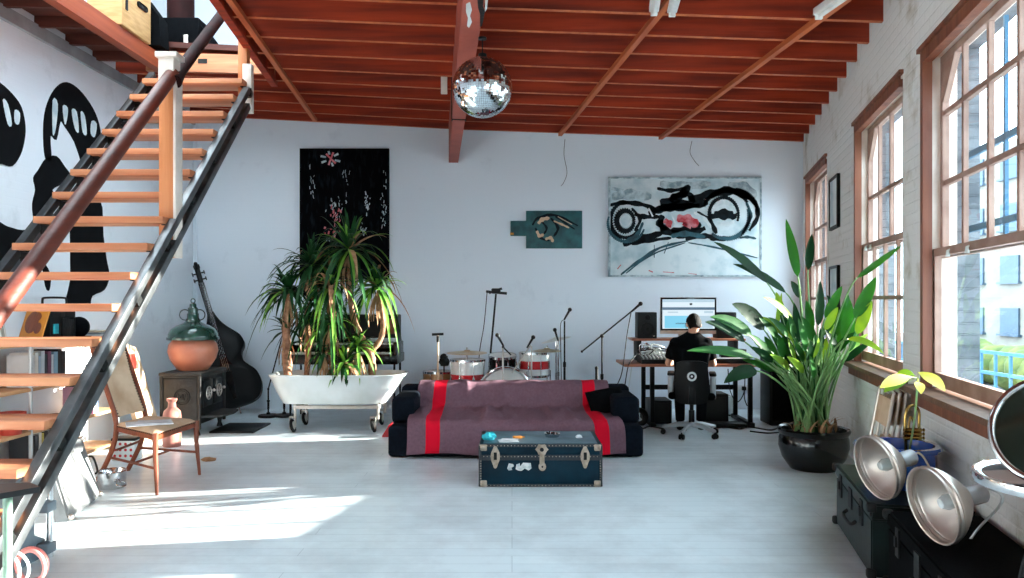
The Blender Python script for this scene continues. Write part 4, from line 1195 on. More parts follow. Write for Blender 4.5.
# blue pot with wilting plant, trumpet
BP = V((2.29, 4.52, .405))
pt = thing('blue_pot', 'cobalt blue glazed pot standing on the dark green chest', 'pot', BP)
mb = MB(); mb.lathe([(0, 0), (.17, 0), (.19, .02), (.215, .1), (.21, .18), (.205, .2), (.232, .21), (.24, .226), (.232, .242), (.2, .242), (.19, .2), (.185, .05), (0, .04)], BP, 40); obj('pot_body', mb, 'cobalt', pt)
mb = MB(); mb.lathe([(.17, .13), (.1, .15), (0, .15)], BP, 24); obj('soil', mb, 'soil', pt)
wp = thing('wilting_plant', 'spindly plant with yellowing leaves growing from the blue pot', 'plant', BP + V((.06, .04, .14)))
mb = MB(); s0 = BP + V((.08, .03, .14)); s1 = at(918, 378, 4.5)
mb.tube(smoothpath([s0, s0.lerp(s1, .5) + V((.01, 0, 0)), s1]), .006, 7); obj('stem', mb, 'stem_green', wp)
mb = MB()
for (tx, ty, bx, by, w, mi, dy) in ((880, 388, 912, 377, .036, 1, -.1), (884, 392, 908, 381, .03, 0, -.05), (945, 391, 918, 372, .042, 1, -.25), (921, 394, 918, 382, .03, 1, -.1), (897, 374, 915, 376, .024, 0, .1)):
    b0, t0 = at(bx, by, 4.5 + dy * .4), at(tx, ty, 4.5 + dy)
    mb.mi = mi; blade(mb, [s1, b0] + bez(b0, (b0 + t0) / 2 + V((0, 0, .03)), t0, 8)[1:], w, up=V((0, -.8, .6)), fold=.15, prof=lambda f: 0.05 if f < .18 else math.sin(PI * (f - .15) / .86) ** .8)
obj('foliage', mb, ['leaf_yellow', 'leaf_old'], wp)
tp = thing('trumpet', 'brass trumpet standing upside down behind the rim of the blue pot', 'trumpet', BP + V((.0, .13, .05)))
mb = MB(); Yt = 4.66
def tp_(px, py, dy=0): return at(px, py, Yt + dy)
mb.tube(smoothpath([tp_(906, 452), tp_(905, 425), tp_(906, 412), tp_(910, 406), tp_(915, 406), tp_(919, 412), tp_(919, 425), tp_(920, 436)]), .0085, 10)
mb.tube(smoothpath([tp_(909, 438, .02), tp_(909, 424, .02), tp_(911, 417, .02), tp_(914, 424, .02), tp_(914, 438, .02)]), .007, 8)
obj('tubing', mb, 'trumpet', tp)
mb = MB()
for i, py in enumerate((430, 434, 438)):
    a_, b_ = tp_(904, py), tp_(921, py)
    mb.cyl(a_, b_, .0125, seg=12); mb.cyl(b_, b_ + V((.014, 0, 0)), .005, seg=8); mb.cyl(b_ + V((.014, 0, 0)), b_ + V((.019, 0, 0)), .011, seg=10)
obj('valves', mb, 'trumpet', tp)
mb = MB(); b0 = tp_(920, 436); mb.lathe([(.009, 0), (.01, .05), (.018, .08), (.035, .1), (.033, .1), (.008, .05), (.007, 0)], b0, 20, (0, 0, -1)); obj('bell', mb, 'trumpet', tp)
# folding chairs leaning on the wall
def fchair(i, lab):
    Y = 5.30 - i * .045
    # frame plane leans on the wall; local u along wall (Y), base pulled inward
    def p(u, h, o=0):                                              # h 0..1 along the leaning height
        return RW(Y + u * .1 + u * .02, -.30 - .055 * i + .27 * h + o, .012 + .86 * h)
    t = thing('folding_chair', lab, 'chair', RW(Y, -.3 - .055 * i, 0), 0, 'folding chairs against the window wall')
    def q_(u, h, o=0):
        return RW(Y + u, -.21 - .05 * i + .15 * h + o, .012 + .88 * h)
    mb = MB(); mb.tube(smoothpath([q_(-.2, 0), q_(-.2, .5), q_(-.19, .93), q_(-.16, .985), q_(.16, .985), q_(.19, .93), q_(.2, .5), q_(.2, 0)]), .011, 8); obj('frame', mb, 'alu', t)
    mb = MB(); mb.tube(smoothpath([q_(-.17, 0, .03), q_(-.17, .55, .03)]), .01, 8); mb.tube(smoothpath([q_(.17, 0, .03), q_(.17, .55, .03)]), .01, 8); mb.tube([q_(-.17, .1, .03), q_(.17, .1, .03)], .008, 8); obj('rear_legs', mb, 'alu', t)
    mb = MB()
    mb.prism([q_(-.175, .72), q_(.175, .72), q_(.175, .93), q_(-.175, .93)], OUT * .012); obj('backrest', mb, 'hide', t)
    mb = MB(); mb.prism([q_(-.17, .22, .015), q_(.17, .22, .015), q_(.17, .6, .015), q_(-.17, .6, .015)], OUT * .014); obj('seat', mb, 'hide', t)
for i, lab in enumerate(('folded metal chair leaning on the window wall, innermost of the three', 'folded metal chair leaning on the window wall, between the other two', 'folded metal chair leaning on the window wall, outermost with its tan seat showing')):
    fchair(i, lab)
# round table with chrome edge and round mirror
RC = V((1.64, 2.2, .985))
rt = thing('round_table', 'round dark table with a chrome edge in the near right corner', 'table', (RC.x, RC.y, 0))
mb = MB(); mb.lathe([(0, -.03), (.24, -.03), (.24, -.006), (0, -.006)], RC, 48); obj('tabletop', mb, 'rail_dark', rt)
mb = MB(); mb.lathe([(.238, -.03), (.264, -.028), (.268, -.015), (.266, .0), (.258, .002), (.254, -.006), (.238, -.006), (.238, -.03)], RC, 48); obj('chrome_rim', mb, 'chrome', rt)
for a in (100, 190, 280, 10):
    ca, sa = math.cos(math.radians(a)), math.sin(math.radians(a))
    e = RC + V((.26 * ca, .26 * sa, 0)); e.z = 0.0
    if e.x > wallx(e.y) - .05: e.x = wallx(e.y) - .06
    mb = MB(); mb.tube(smoothpath([RC + V((.03 * ca, .03 * sa, -.035)), RC + V((.1 * ca, .1 * sa, -.12)), RC + V((.2 * ca, .2 * sa, -.4)), V((e.x, e.y, .012))]), .014, 8); obj('leg', mb, 'black_metal', rt)
mr = thing('round_mirror', 'round chrome framed mirror tilted upright on the round table', 'mirror', RC)
mc = V((1.515, 2.13, 1.135)); ax = V((-.62, -.55, .32)).normalized()
mb = MB(); mb.torus(mc, ax, .15, .011, 48, 10); mb.torus(mc - ax * .012, ax, .143, .007, 48, 8); obj('mirror_rim', mb, 'chrome', mr)
mb = MB(); mb.lathe([(0, -.004), (.144, -.004), (.144, .002), (0, .006)], mc, 40, ax); obj('mirror_glass', mb, 'mirror_green', mr)
mb = MB(); dn = (V((0, 0, -1)) - ax * ax.dot(V((0, 0, -1)))).normalized()
f0 = mc + dn * .15; mb.tube(smoothpath([f0, f0 + V((-.01, -.01, -.015)), V((f0.x - .02, f0.y - .02, RC.z + .006))]), .01, 8); mb.tube([f0 - ax * .03, V((f0.x + .07, f0.y + .06, RC.z + .006))], .008, 8); mb.lathe([(0, 0), (.05, 0), (.045, .008), (0, .01)], (f0.x + .03, f0.y + .02, RC.z - .005), 20); obj('stand', mb, 'chrome', mr)
# pots near the sill
mb = MB(); g = V((1.60, 2.38, .979)); mb.lathe([(0, 0), (.03, 0), (.036, .05), (.05, .085), (.056, .09), (.056, .11), (.046, .11), (.03, .06), (0, .05)], g, 24); solo('small_grey_pot', mb, 'iron', 'small dark grey pot on the round table behind the mirror', 'pot')
g = RW(3.16, -.03, Z0 + .005)
sp = thing('sill_plant', 'black plant pot with a dark pointed leaf on the sill of the near window', 'plant', g)
mb = MB(); mb.lathe([(0, 0), (.045, 0), (.06, .07), (.075, .1), (.075, .115), (.06, .115), (.05, .08), (0, .08)], g, 24); obj('pot', mb, 'black', sp)
mb = MB(); s0 = g + V((0, 0, .08)); tip = RW(3.52, -.05, Z0 + .05)
blade(mb, bez(s0, s0 + V((0, .1, .12)), tip, 9), .03, up=V((0, 0, 1)), fold=.2); blade(mb, bez(s0, s0 + V((0, -.05, .15)), s0 + V((-.05, -.2, .1)), 9), .03, fold=.2); obj('leaf', mb, 'leaf_dark', sp)
# ================================================================== LEFT CORNER
# --- double bass leaning into the corner
b0 = V((xat(241, 10.0), 10.0, 0)); b1 = V((xat(197, 10.33), 10.33, zat(266, 10.33)))
az = (b1 - b0).normalized(); ay0 = V((.32, -1, 0)).normalized(); ax_ = ay0.cross(az).normalized() * -1; ay = az.cross(ax_)
BL = (b1 - b0).length
bm = Matrix((ax_, -ay, az)).transposed().to_4x4(); bm.translation = b0
if bm.to_3x3().determinant() < 0: bm = Matrix((-ax_, -ay, az)).transposed().to_4x4(); bm.translation = b0
bs = thing('double_bass', 'black double bass leaning in the back left corner behind the stove', 'double bass', mtx=bm)
front = -1 if (bm.to_3x3() @ V((0, -1, 0))).y < 0 else 1
half = [(.0, .10), (.16, .105), (.28, .15), (.345, .26), (.36, .38), (.335, .50), (.27, .59), (.225, .66), (.215, .73), (.235, .80), (.28, .86), (.295, .93), (.27, 1.02), (.21, 1.10), (.145, 1.18), (.09, 1.27), (.055, 1.36), (.04, 1.42)]
half = [(a * 1.02, b) for a, b in half]
sm_ = [(p.x, p.y) for p in smoothpath([V((a, b, 0)) for a, b in half], 4)]
loop = sm_ + [(-a, b) for a, b in reversed(sm_[1:])]
mb = MB(); rings = []
for dy, k in ((.101, .05), (.10, .93), (.085, 1.0), (-.085, 1.0), (-.10, .94), (-.118, .6), (-.125, .2)):
    rings.append([mb.bm.verts.new((a * k, front * -dy if False else dy * -front, .62 + (b - .62) * (k if k < .9 else lerp(k, 1, .5)))) for a, b in loop])
mb.skin(rings, True, True); obj('body', mb, 'bass', bs, local=True, smooth=50)
fy = front
mb = MB(); mb.box((0, fy * .135, (1.1 + BL - .28) / 2), (.07, .06, BL - .28 - 1.1), .01); mb.box((0, fy * .165, (.75 + BL - .3) / 2), (.075, .02, BL - .3 - .75), .006); obj('neck', mb, 'black_gloss', bs, local=True)
mb = MB(); mb.box((0, fy * .13, BL - .2), (.065, .07, .26), .012); mb.torus((0, fy * .12, BL - .05), (1, 0, 0), .045, .026, 20, 8); mb.cyl((-.04, fy * .12, BL - .05), (.04, fy * .12, BL - .05), .03); obj('scroll', mb, 'bass', bs, local=True)
for s in (-1, 1):
    for h in (.24, .15):
        mb = MB(); mb.cyl((s * .03, fy * .13, BL - h), (s * .07, fy * .13, BL - h), .01, seg=8); mb.box((s * .075, fy * .13, BL - h), (.014, .04, .05), .005); obj('tuning_peg', mb, 'iron', bs, local=True)
mb = MB(); mb.prism([(-.085, fy * .13, .64), (-.05, fy * .14, .72), (-.045, fy * .16, .8), (.045, fy * .16, .8), (.05, fy * .14, .72), (.085, fy * .13, .64), (.03, fy * .13, .67), (-.03, fy * .13, .67)], (0, fy * .02, 0)); obj('bridge', mb, 'rail_dark', bs, local=True)
mb = MB(); mb.prism([(-.055, fy * .15, .56), (-.02, fy * .14, .2), (.02, fy * .14, .2), (.055, fy * .15, .56)], (0, fy * .02, 0)); obj('tailpiece', mb, 'black_gloss', bs, local=True)
mb = MB()
for i in range(4): mb.tube([((i - 1.5) * .022, fy * .165, .56), ((i - 1.5) * .02, fy * .182, .8), ((i - 1.5) * .012, fy * .182, BL - .3)], .0016, 5)
obj('strings', mb, 'chrome', bs, local=True)
mb = MB(); mb.cyl((0, 0, .0), (0, 0, .14), .012, seg=10); mb.sphere((0, 0, .012), .014); obj('endpin', mb, 'chrome', bs, local=True)

# --- old stove with a terracotta jar and a green lampshade on it
SX0, SX1, SY0, SY1, SH = -3.88, -3.44, 8.38, 9.12, .70
sv = thing('old_stove', 'old cast iron stove with round emblem panel under the terracotta jar', 'stove', ((SX0 + SX1) / 2, (SY0 + SY1) / 2, 0))
cx, cy = (SX0 + SX1) / 2, (SY0 + SY1) / 2
mb = MB(); mb.box((cx, cy, .39), (SX1 - SX0 - .03, SY1 - SY0 - .03, .54), .01); obj('body', mb, 'iron', sv)
mb = MB(); mb.box((cx, cy, SH - .02), (SX1 - SX0 + .03, SY1 - SY0 + .03, .035), .01); mb.box((cx, cy, SH - .05), (SX1 - SX0, SY1 - SY0, .025), .006); obj('top_plate', mb, 'stove', sv)
mb = MB(); mb.box((cx, SY0 + .012, .38), (SX1 - SX0 - .07, .02, .5), .006); pn = obj('side_panel', mb, 'stove', sv)
mb = MB(); mb.torus((cx + .02, SY0 - .0, .43), (0, 1, 0), .085, .007, 28, 6); mb.torus((cx + .02, SY0, .43), (0, 1, 0), .066, .004, 28, 6)
for pts in ([(-.04, -.03), (-.035, .03), (-.015, -.01), (.0, .03), (.0, -.03)], [(.01, .03), (.025, -.035), (.042, .03)]):
    mb.tube([(cx + .02 + x, SY0 - .001, .43 + z) for x, z in pts], .005, 6)
obj('emblem', mb, 'iron', pn)
for x in (SX0 + .012, SX1 - .012):
    for y in (SY0 + .012, SY1 - .012): mb = MB(); mb.box((x, y, .38), (.035, .035, .62), .008); obj('corner_column', mb, 'stove', sv)
for i, (y, z) in enumerate(((8.6, .45), (8.9, .45))):
    mb = MB(); mb.box((SX1 - .008, y, z), (.03, .25, .3), .02); d = obj('stove_door', mb, 'iron', sv)
    mb = MB(); mb.torus((SX1 + .012, y, z), (1, 0, 0), .07, .008, 20, 6)
    for a in range(6): mb.cyl((SX1 + .012, y, z), (SX1 + .012, y + .07 * math.cos(a * PI / 3), z + .07 * math.sin(a * PI / 3)), .006, seg=6)
    mb.sphere((SX1 + .03, y + .1, z + .02), .018); mb.cyl((SX1, y + .1, z + .02), (SX1 + .03, y + .1, z + .02), .007, seg=8); obj('door_ornament', mb, 'alu', d)
mb = MB(); mb.prism([(SX1 - .03, 8.42, .19), (SX1 + .2, 8.5, .19), (SX1 + .24, 8.75, .19), (SX1 + .2, 9.0, .19), (SX1 - .03, 9.08, .19)], (0, 0, .022)); obj('hearth_shelf', mb, 'stove', sv)
for x in (SX0 + .05, SX1 - .05):
    for y in (SY0 + .05, SY1 - .05):
        mb = MB(); mb.lathe([(.0, 0), (.035, 0), (.02, .05), (.035, .13), (0, .13)], (x, y, 0), 12); obj('leg', mb, 'iron', sv)
mb = MB(); mb.box((-3.16, 8.86, .011), (.5, .62, .02), .004); mt2 = solo('floor_tile', mb, 'black', 'dark slab with pale edge lying on the floor before the stove', 'slab')
JC = V((-3.66, 8.72, SH - .0)); JC.z = SH + .0
mb = MB(); mb.lathe([(0, .0), (.16, 0), (.18, .02), (.25, .13), (.272, .22), (.262, .29), (.22, .345), (.2, .36), (.21, .38), (.2, .39), (.18, .38), (.18, .35), (.23, .28), (.24, .2), (0, .03)], JC, 40)
solo('terracotta_jar', mb, 'terracotta', 'rounded glazed terracotta jar standing on the old stove', 'jar')
LC = JC + V((0, 0, .345))
ls = thing('lampshade', 'green enamel industrial lampshade resting over the terracotta jar', 'lampshade', LC)
mb = MB(); mb.lathe([(.272, .0), (.283, .004), (.283, .03), (.268, .035), (.264, .07), (.235, .125), (.17, .165), (.1, .19), (.075, .215), (.07, .215), (.16, .16), (.225, .12), (.256, .065), (.262, .03), (.268, .0)], LC, 44); obj('shade', mb, 'enamel_green', ls)
mb = MB(); mb.lathe([(.0, .19), (.08, .19), (.085, .225), (.066, .25), (.064, .3), (.055, .305), (.055, .36), (.04, .375), (.035, .41), (.02, .42), (0, .425)], LC, 24); mb.torus(LC + V((0, 0, .445)), (0, 1, 0), .024, .006, 18, 6); obj('cap', mb, 'enamel_green', ls)
for s in (-1, 1):
    mb = MB(); mb.torus(LC + V((s * .085, -.02, .285)), (0, 1, 0), .06, .006, 20, 6); obj('carrying_loop', mb, 'iron', ls)

# --- chair with hide back under the stairs
ch = thing('side_chair', 'wooden side chair with studded tan back standing in the sun by the stairs', 'chair', (-3.0, 6.25, 0))
FN, FR, RN, RR = V((-2.75, 5.86, 0)), V((-2.70, 6.5, 0)), V((-3.27, 6.28, 0)), V((-3.22, 6.68, 0))
SZ = .475
def z_(p, z): return V((p.x, p.y, z))
mb = MB(); mb.prism([z_(FN, SZ - .06), z_(FR, SZ - .06), z_(RR, SZ - .06), z_(RN, SZ - .06)], (0, 0, .05)); obj('seat_rail', mb, 'chair_wood', ch)
cc = (FN + FR + RN + RR) / 4
def seat(u, v):
    p = RN.lerp(RR, u).lerp(FN.lerp(FR, u), v); e = min(u, 1 - u, v, 1 - v)
    return V((p.x, p.y, SZ - .01 + .035 * min(1, e * 6) ** .5))
mb = MB(); mb.grid(seat, 14, 14); mb.prism([z_(FN, SZ - .012), z_(FR, SZ - .012), z_(RR, SZ - .012), z_(RN, SZ - .012)], (0, 0, .006)); sc_ = obj('seat_cushion', mb, 'hide', ch)
mb = MB()
for a, b in ((FN, FR), (FN, RN), (FR, RR)):
    for i in range(22):
        p = a.lerp(b, i / 21); o_ = (p - cc).normalized() * .004
        mb.sphere(z_(p + o_, SZ - .018), .007, (1, 1, 1), 6, 4)
obj('seat_stud', mb, 'stud', sc_)
for p, q_ in ((FN, FN + V((.02, -.015, 0))), (FR, FR + V((.02, .02, 0)))):
    mb = MB(); mb.tube([z_(p, SZ - .005), z_(p, .3), z_(q_, 0.0)], [.024, .02, .013], 8); obj('front_leg', mb, 'chair_wood', ch)
BN, BR_ = z_(RN + V((-.2, .02, 0)), 1.13), z_(RR + V((-.2, .02, 0)), 1.15)
for p, top in ((RN, BN), (RR, BR_)):
    mb = MB(); mb.tube(smoothpath([z_(p + V((-.16, .0, 0)), 0), z_(p + V((-.04, 0, 0)), .25), z_(p, SZ), z_(p.lerp(top, .4), .75), z_(top, top.z - .06), top]), .021, 8); obj('rear_leg', mb, 'chair_wood', ch)
mb = MB(); m_ = (BN + BR_) / 2 + V((-.02, 0, .035)); mb.tube(smoothpath([BN, BN.lerp(m_, .5) + V((0, 0, .015)), m_, BR_.lerp(m_, .5) + V((0, 0, .015)), BR_]), .02, 8)
obj('top_rail', mb, 'chair_wood', ch)
for a, b, z in ((FN, RN, .2), (FR, RR, .2), (RN, RR, .26)): mb = MB(); mb.cyl(z_(a, z) + (b - a) * .02, z_(b, z) - V((.05, 0, 0)), .011, seg=8); obj('stretcher', mb, 'chair_wood', ch)
mb = MB(); mb.cyl(z_((FN + RN) / 2, .2), z_((FR + RR) / 2, .2), .011, seg=8); obj('stretcher', mb, 'chair_wood', ch)
def back(u, v):
    lo = RN.lerp(RR, u); p = z_(lo, SZ + .04).lerp(BN.lerp(BR_, u), v)
    p.z += .03 * v * (1 - (2 * u - 1) ** 2); bow = .03 * (1 - (2 * u - 1) ** 2)
    return p + V((-bow - .02 * math.sin(PI * v), 0, 0))
mb = MB(); mb.grid(lambda u, v: back(lerp(.05, .95, u), lerp(.02, .97, v)) + V((.014, 0, 0)), 12, 16); mb.grid(lambda u, v: back(lerp(.05, .95, u), lerp(.02, .97, v)) - V((.014, 0, 0)), 12, 16); bk = obj('backrest', mb, 'hide', ch)
mb = MB()
for u in (.06, .94):
    for i in range(26): mb.sphere(back(u, .03 + .93 * i / 25) + V((.018, 0, 0)), .008, (1, 1, 1), 6, 4)
for i in range(13): mb.sphere(back(.06 + .88 * i / 12, .96) + V((.018, 0, 0)), .008, (1, 1, 1), 6, 4)
obj('back_stud', mb, 'stud', bk)
mb = MB(); R = Matrix.Rotation(.5, 4, 'Z'); mb.box((-2.92, 6.12, SZ + .034), (.34, .24, .008), .002, R); mb.box((-2.9, 6.13, SZ + .041), (.24, .2, .005), .001, Matrix.Rotation(.3, 4, 'Z'))
solo('magazine', mb, 'paper', 'open magazine lying on the seat of the wooden side chair', 'magazine')
g = V((-3.49, 7.8, 0)); mb = MB(); mb.lathe([(0, 0), (.085, 0), (.09, .02), (.09, .3), (.08, .36), (.04, .4), (.036, .45), (.05, .47), (.05, .49), (.036, .485), (.03, .44), (0, .43)], g, 28)
solo('pink_bottle', mb, 'pink_clay', 'tall pink ceramic bottle on the floor behind the side chair', 'bottle')
lb = thing('leaning_board', 'tan hide covered board with a red picture leaning on the left wall', 'board', (-4.12, 8.1, 0))
mb = MB(); mb.prism([(-3.84, 7.92, .01), (-3.84, 8.36, .01), (-4.1, 8.3, .98), (-4.12, 8.1, 1.04), (-4.1, 7.94, .9)], (-.05, 0, 0)); obj('board', mb, 'hide', lb)
mb = MB(); mb.prism([(-4.035, 8.02, .76), (-4.035, 8.2, .76), (-4.08, 8.2, .92), (-4.08, 8.02, .92)], (.012, 0, .003)); obj('red_picture', mb, 'red_clay', lb)
mb = MB(); mb.box((-3.62, 7.15, .105), (.22, .16, .21), .01); tn = thing('patterned_tin', 'small white tin with red pattern on the floor behind the side chair', 'tin', (-3.62, 7.15, 0)); obj('tin_body', mb, 'enamel_white', tn)
mb = MB()
for i in range(4):
    for j in range(3): mb.sphere((-3.695 + i * .05, 7.068, .05 + j * .055), .014, (1, .2, 1), 8, 5)
obj('red_pattern', mb, 'red_plastic', tn)
mb = MB(); mb.box((-3.62, 7.15, .2), (.225, .165, .025), .006); obj('tin_lid', mb, 'black', tn)

# --- bookshelf on the left wall
shf = thing('bookshelf', 'long low pale wood bookshelf against the left wall behind the stairs', 'bookshelf', (-4.2, 6.6, 0))
SB = [.06, .40, .76, 1.14]
for z in SB:
    mb = MB(); mb.box((-4.2, 6.55, z - .014), (.34, 2.5, .028), .003); obj('shelf', mb, 'shelf_wood', shf)
for y in (5.32, 6.38, 7.78):
    for x in (-4.04, -4.36):
        mb = MB(); mb.box((x, y, .57), (.024, .024, 1.14), .002); obj('upright', mb, 'alu_paint', shf)
ORD = ['first', 'second', 'third', 'fourth', 'fifth', 'sixth', 'seventh', 'eighth', 'ninth', 'tenth', 'eleventh', 'twelfth']
def book(Y, z, t, h, d, col, lab, lean=0, grp='books on the shelf behind the stairs'):
    key = 'bk' + col
    if key not in MAT: MAT[key] = M('cover_' + col.strip('#'), col, .5, 0, scale=6)
    mb = MB(); R = Matrix.Translation((-4.05 - d / 2, Y, z)) @ Matrix.Rotation(lean, 4, 'X')
    for c, s in (((0, -t / 2 + .0015, h / 2), (d, .003, h)), ((0, t / 2 - .0015, h / 2), (d, .003, h)), ((d / 2 - .0015, 0, h / 2), (.003, t, h))):
        mb.box((0, 0, 0), s, 0, R @ Matrix.Translation(c))
    mb.mi = 1; mb.box((0, 0, 0), (d - .012, t - .006, h - .01), 0, R @ Matrix.Translation((-.002, 0, h / 2)))
    solo('book', mb, [key, 'paper'], lab, 'book', grp, smooth=0)
def row(z, Y, items, shelfname):
    for i, (t, h, col, nm, lean) in enumerate(items):
        book(Y + t / 2, z, t, h, .22, col, '%s, %s from the left on the %s of the bookshelf' % (nm, ORD[i], shelfname), lean); Y += t + .004 + abs(math.sin(lean)) * h * .55
row(.76, 6.42, [(.03, .27, '#d8dadc', 'white book', 0), (.045, .29, '#e6e4de', 'thick cream book', 0), (.03, .26, '#a9c0d4', 'pale blue book', 0), (.05, .30, '#c9d2da', 'grey white book', 0), (.035, .27, '#3a4452', 'slate book', 0), (.05, .29, '#7a4a66', 'plum book', 0), (.03, .26, '#d6dde4', 'slim white book', 0), (.06, .28, '#8fb2c8', 'sky blue book', 0), (.05, .3, '#1a1b20', 'black book', 0), (.06, .28, '#23242a', 'thick black book', 0)], 'second shelf')
row(.40, 7.22, [(.04, .27, '#d9a0b4', 'pink book', .0), (.03, .28, '#2a2c34', 'black book', .0), (.05, .25, '#b86a8c', 'magenta book', 0), (.04, .28, '#e2e2e0', 'white book', 0), (.05, .27, '#4a5a70', 'blue grey book', 0)], 'third shelf')
row(.06, 6.45, [(.05, .29, '#2a2d33', 'charcoal book', 0), (.04, .30, '#e5e2d8', 'cream book', 0), (.03, .29, '#c9b04a', 'mustard book', 0), (.05, .3, '#17181c', 'black book', 0), (.04, .28, '#dfe3e6', 'white book', 0), (.05, .3, '#cfd8de', 'pale grey book', 0), (.04, .27, '#5a7a4a', 'green book', 0), (.05, .29, '#e6e6e4', 'broad white book', 0)], 'bottom shelf')
row(1.14, 6.02, [(.03, .3, '#e4e0d8', 'cream record sleeve', .22), (.02, .31, '#d9d4cc', 'white record sleeve', .26)], 'top shelf')
rs_ = thing('record_sleeve', 'orange red picture record sleeve leaning on the top shelf of the bookshelf', 'record sleeve', (-4.2, 6.5, 1.14))
R = Matrix.Translation((-4.13, 6.5, 1.142)) @ Matrix.Rotation(-.45, 4, 'Z') @ Matrix.Rotation(-.3, 4, 'X')
mb = MB(); mb.box((0, 0, 0), (.31, .012, .31), .001, R @ Matrix.Translation((0, 0, .155))); obj('sleeve', mb, 'orange', rs_)
mb = MB()
for (x, z, r, s) in ((-.03, .17, .09, 1.1), (.07, .12, .05, 1), (.02, .22, .06, .7)): mb.sphere((0, 0, 0), r, (1, .03, s), 14, 8, R @ Matrix.Translation((x, -.008, z)))
obj('printed_picture', mb, 'chair_wood', rs_)
rd = thing('cassette_radio', 'black cassette radio with a blue sticker on the top shelf of the bookshelf', 'radio', (-4.2, 7.0, 1.14))
mb = MB(); mb.box((-4.2, 6.98, 1.295), (.16, .4, .3), .012); obj('radio_body', mb, 'black', rd)
mb = MB(); mb.box((-4.118, 6.9, 1.37), (.006, .2, .05), .002); mb.box((-4.118, 7.05, 1.25), (.006, .2, .17), .01); obj('grille', mb, 'iron', rd)
mb = MB(); mb.box((-4.117, 6.86, 1.24), (.006, .08, .09), .002); obj('blue_sticker', mb, 'teal_cloth', rd)  # plain blue sticker on the radio front
mb = MB(); mb.tube(smoothpath([(-4.2, 6.8, 1.43), (-4.2, 6.8, 1.5), (-4.2, 6.84, 1.52), (-4.2, 7.12, 1.52), (-4.2, 7.16, 1.5), (-4.2, 7.16, 1.43)]), .01, 8); obj('handle', mb, 'black', rd)
mb = MB(); mb.sphere((-4.16, 7.3, 1.24), .1, (.9, 1.1, 1), 18, 12); mb.lathe([(.0, 0), (.1, 0), (.11, .012), (0, .014)], (-4.16, 7.3, 1.14), 20); solo('black_hat', mb, 'black_cloth', 'round black hat on the top shelf beside the cassette radio', 'hat')
for i, (w, c, n) in enumerate(((.27, '#cfd6dc', 'pale'), (.25, '#8a8f96', 'grey'), (.26, '#b9a890', 'tan'))):
    mb = MB(); mb.box((-4.16, 7.6, 1.152 + .018 * i), (.22, w, .016), .001, .06 * i)
    MAT['mag' + n] = M('cover_' + n, c, .5, 0, scale=6)
    solo('magazine', mb, 'mag' + n, '%s magazine, %s of the pile at the far end of the top shelf' % (n, ('bottom', 'middle', 'top')[i]), 'magazine', 'magazines piled on the top shelf')
g = V((-4.1, 6.22, .40)); mb = MB(); mb.lathe([(0, 0), (.075, 0), (.1, .15), (.108, .155), (.108, .18), (.095, .18), (.075, .03), (0, .02)], g, 28); solo('red_pot', mb, 'red_clay', 'red flower pot on the bookshelf seen below the wooden treads', 'pot')
mb = MB()
for i in range(5):
    mb.tube([V((-4.13 + (.09 + .01 * i) * math.cos(a * .35 + i), 6.75 + (.16 + .015 * i) * math.sin(a * .35 + i), .41 + .012 * i)) for a in range(20)], .007, 6)
solo('cable_coil', mb, 'black', 'loose coil of black cable on the bookshelf beside the red pot', 'cable')
# --- things under the stairs
gc = thing('grey_case', 'grey flat vinyl case leaning tilted under the stairs', 'case', (-3.05, 5.45, 0))
A_, B_ = V((-2.98, 5.13, .012)), V((-3.13, 5.80, .012)); C_, D_ = V((-3.2, 5.24, .47)), V((-3.35, 5.92, .44))
nrm_ = (B_ - A_).cross(C_ - A_).normalized()
if nrm_.x < 0: nrm_ = -nrm_
mb = MB(); mb.prism([A_, B_, D_, C_], nrm_ * -.1); bmesh.ops.bevel(mb.bm, geom=mb.bm.edges[:], offset=.015, segments=2, affect='EDGES'); obj('case_body', mb, 'grey_case', gc)
mb = MB()
for p in (A_, B_, C_, D_): mb.sphere(p.lerp((A_ + B_ + C_ + D_) / 4, .07) - nrm_ * .0, .022, (1, 1, 1), 10, 6)
obj('corner_stud', mb, 'alu', gc)
mb = MB(); mb.tube(smoothpath([B_.lerp(D_, .35) + V((0, .01, 0)), B_.lerp(D_, .4) + V((0, .05, .0)), B_.lerp(D_, .6) + V((0, .05, 0)), B_.lerp(D_, .65) + V((0, .01, 0))]), .008, 8); obj('handle', mb, 'iron', gc)
pn = thing('saucepan', 'small steel pan on the floor behind the grey case', 'pan', (-3.2, 6.08, 0))
mb = MB(); mb.lathe([(0, 0), (.09, 0), (.1, .02), (.105, .13), (.112, .135), (.105, .14), (.098, .13), (.09, .02), (0, .015)], (-3.2, 6.08, 0), 30); obj('pan_body', mb, 'chrome', pn)
mb = MB(); mb.torus((-3.08, 5.99, .05), (.3, -.3, 1), .035, .006, 18, 6); mb.tube([(-3.13, 6.02, .09), (-3.1, 6.0, .06)], .008, 6); obj('ring_handle', mb, 'chrome', pn)
stl = thing('step_stool', 'blue grey folded step stool with a steel tube under the stairs', 'step stool', (-2.75, 4.3, 0))
mb = MB()
mb.prism([(-2.74, 4.08, .0), (-2.74, 4.46, .0), (-2.74, 4.46, .1), (-2.74, 4.36, .15), (-2.74, 4.36, .35), (-2.74, 4.46, .4), (-2.74, 4.46, .52), (-2.74, 4.34, .56), (-2.74, 4.08, .44)], (-.1, 0, 0)); obj('side_panel', mb, 'grey_plastic', stl)
mb = MB(); mb.cyl((-2.70, 4.44, .0), (-2.70, 4.44, .54), .019, seg=14); obj('steel_tube', mb, 'chrome', stl)
for z in (.06, .3, .5): mb = MB(); mb.box((-2.71, 4.42, z), (.075, .09, .06), .008); obj('tube_bracket', mb, 'grey_plastic', stl)
mb = MB()
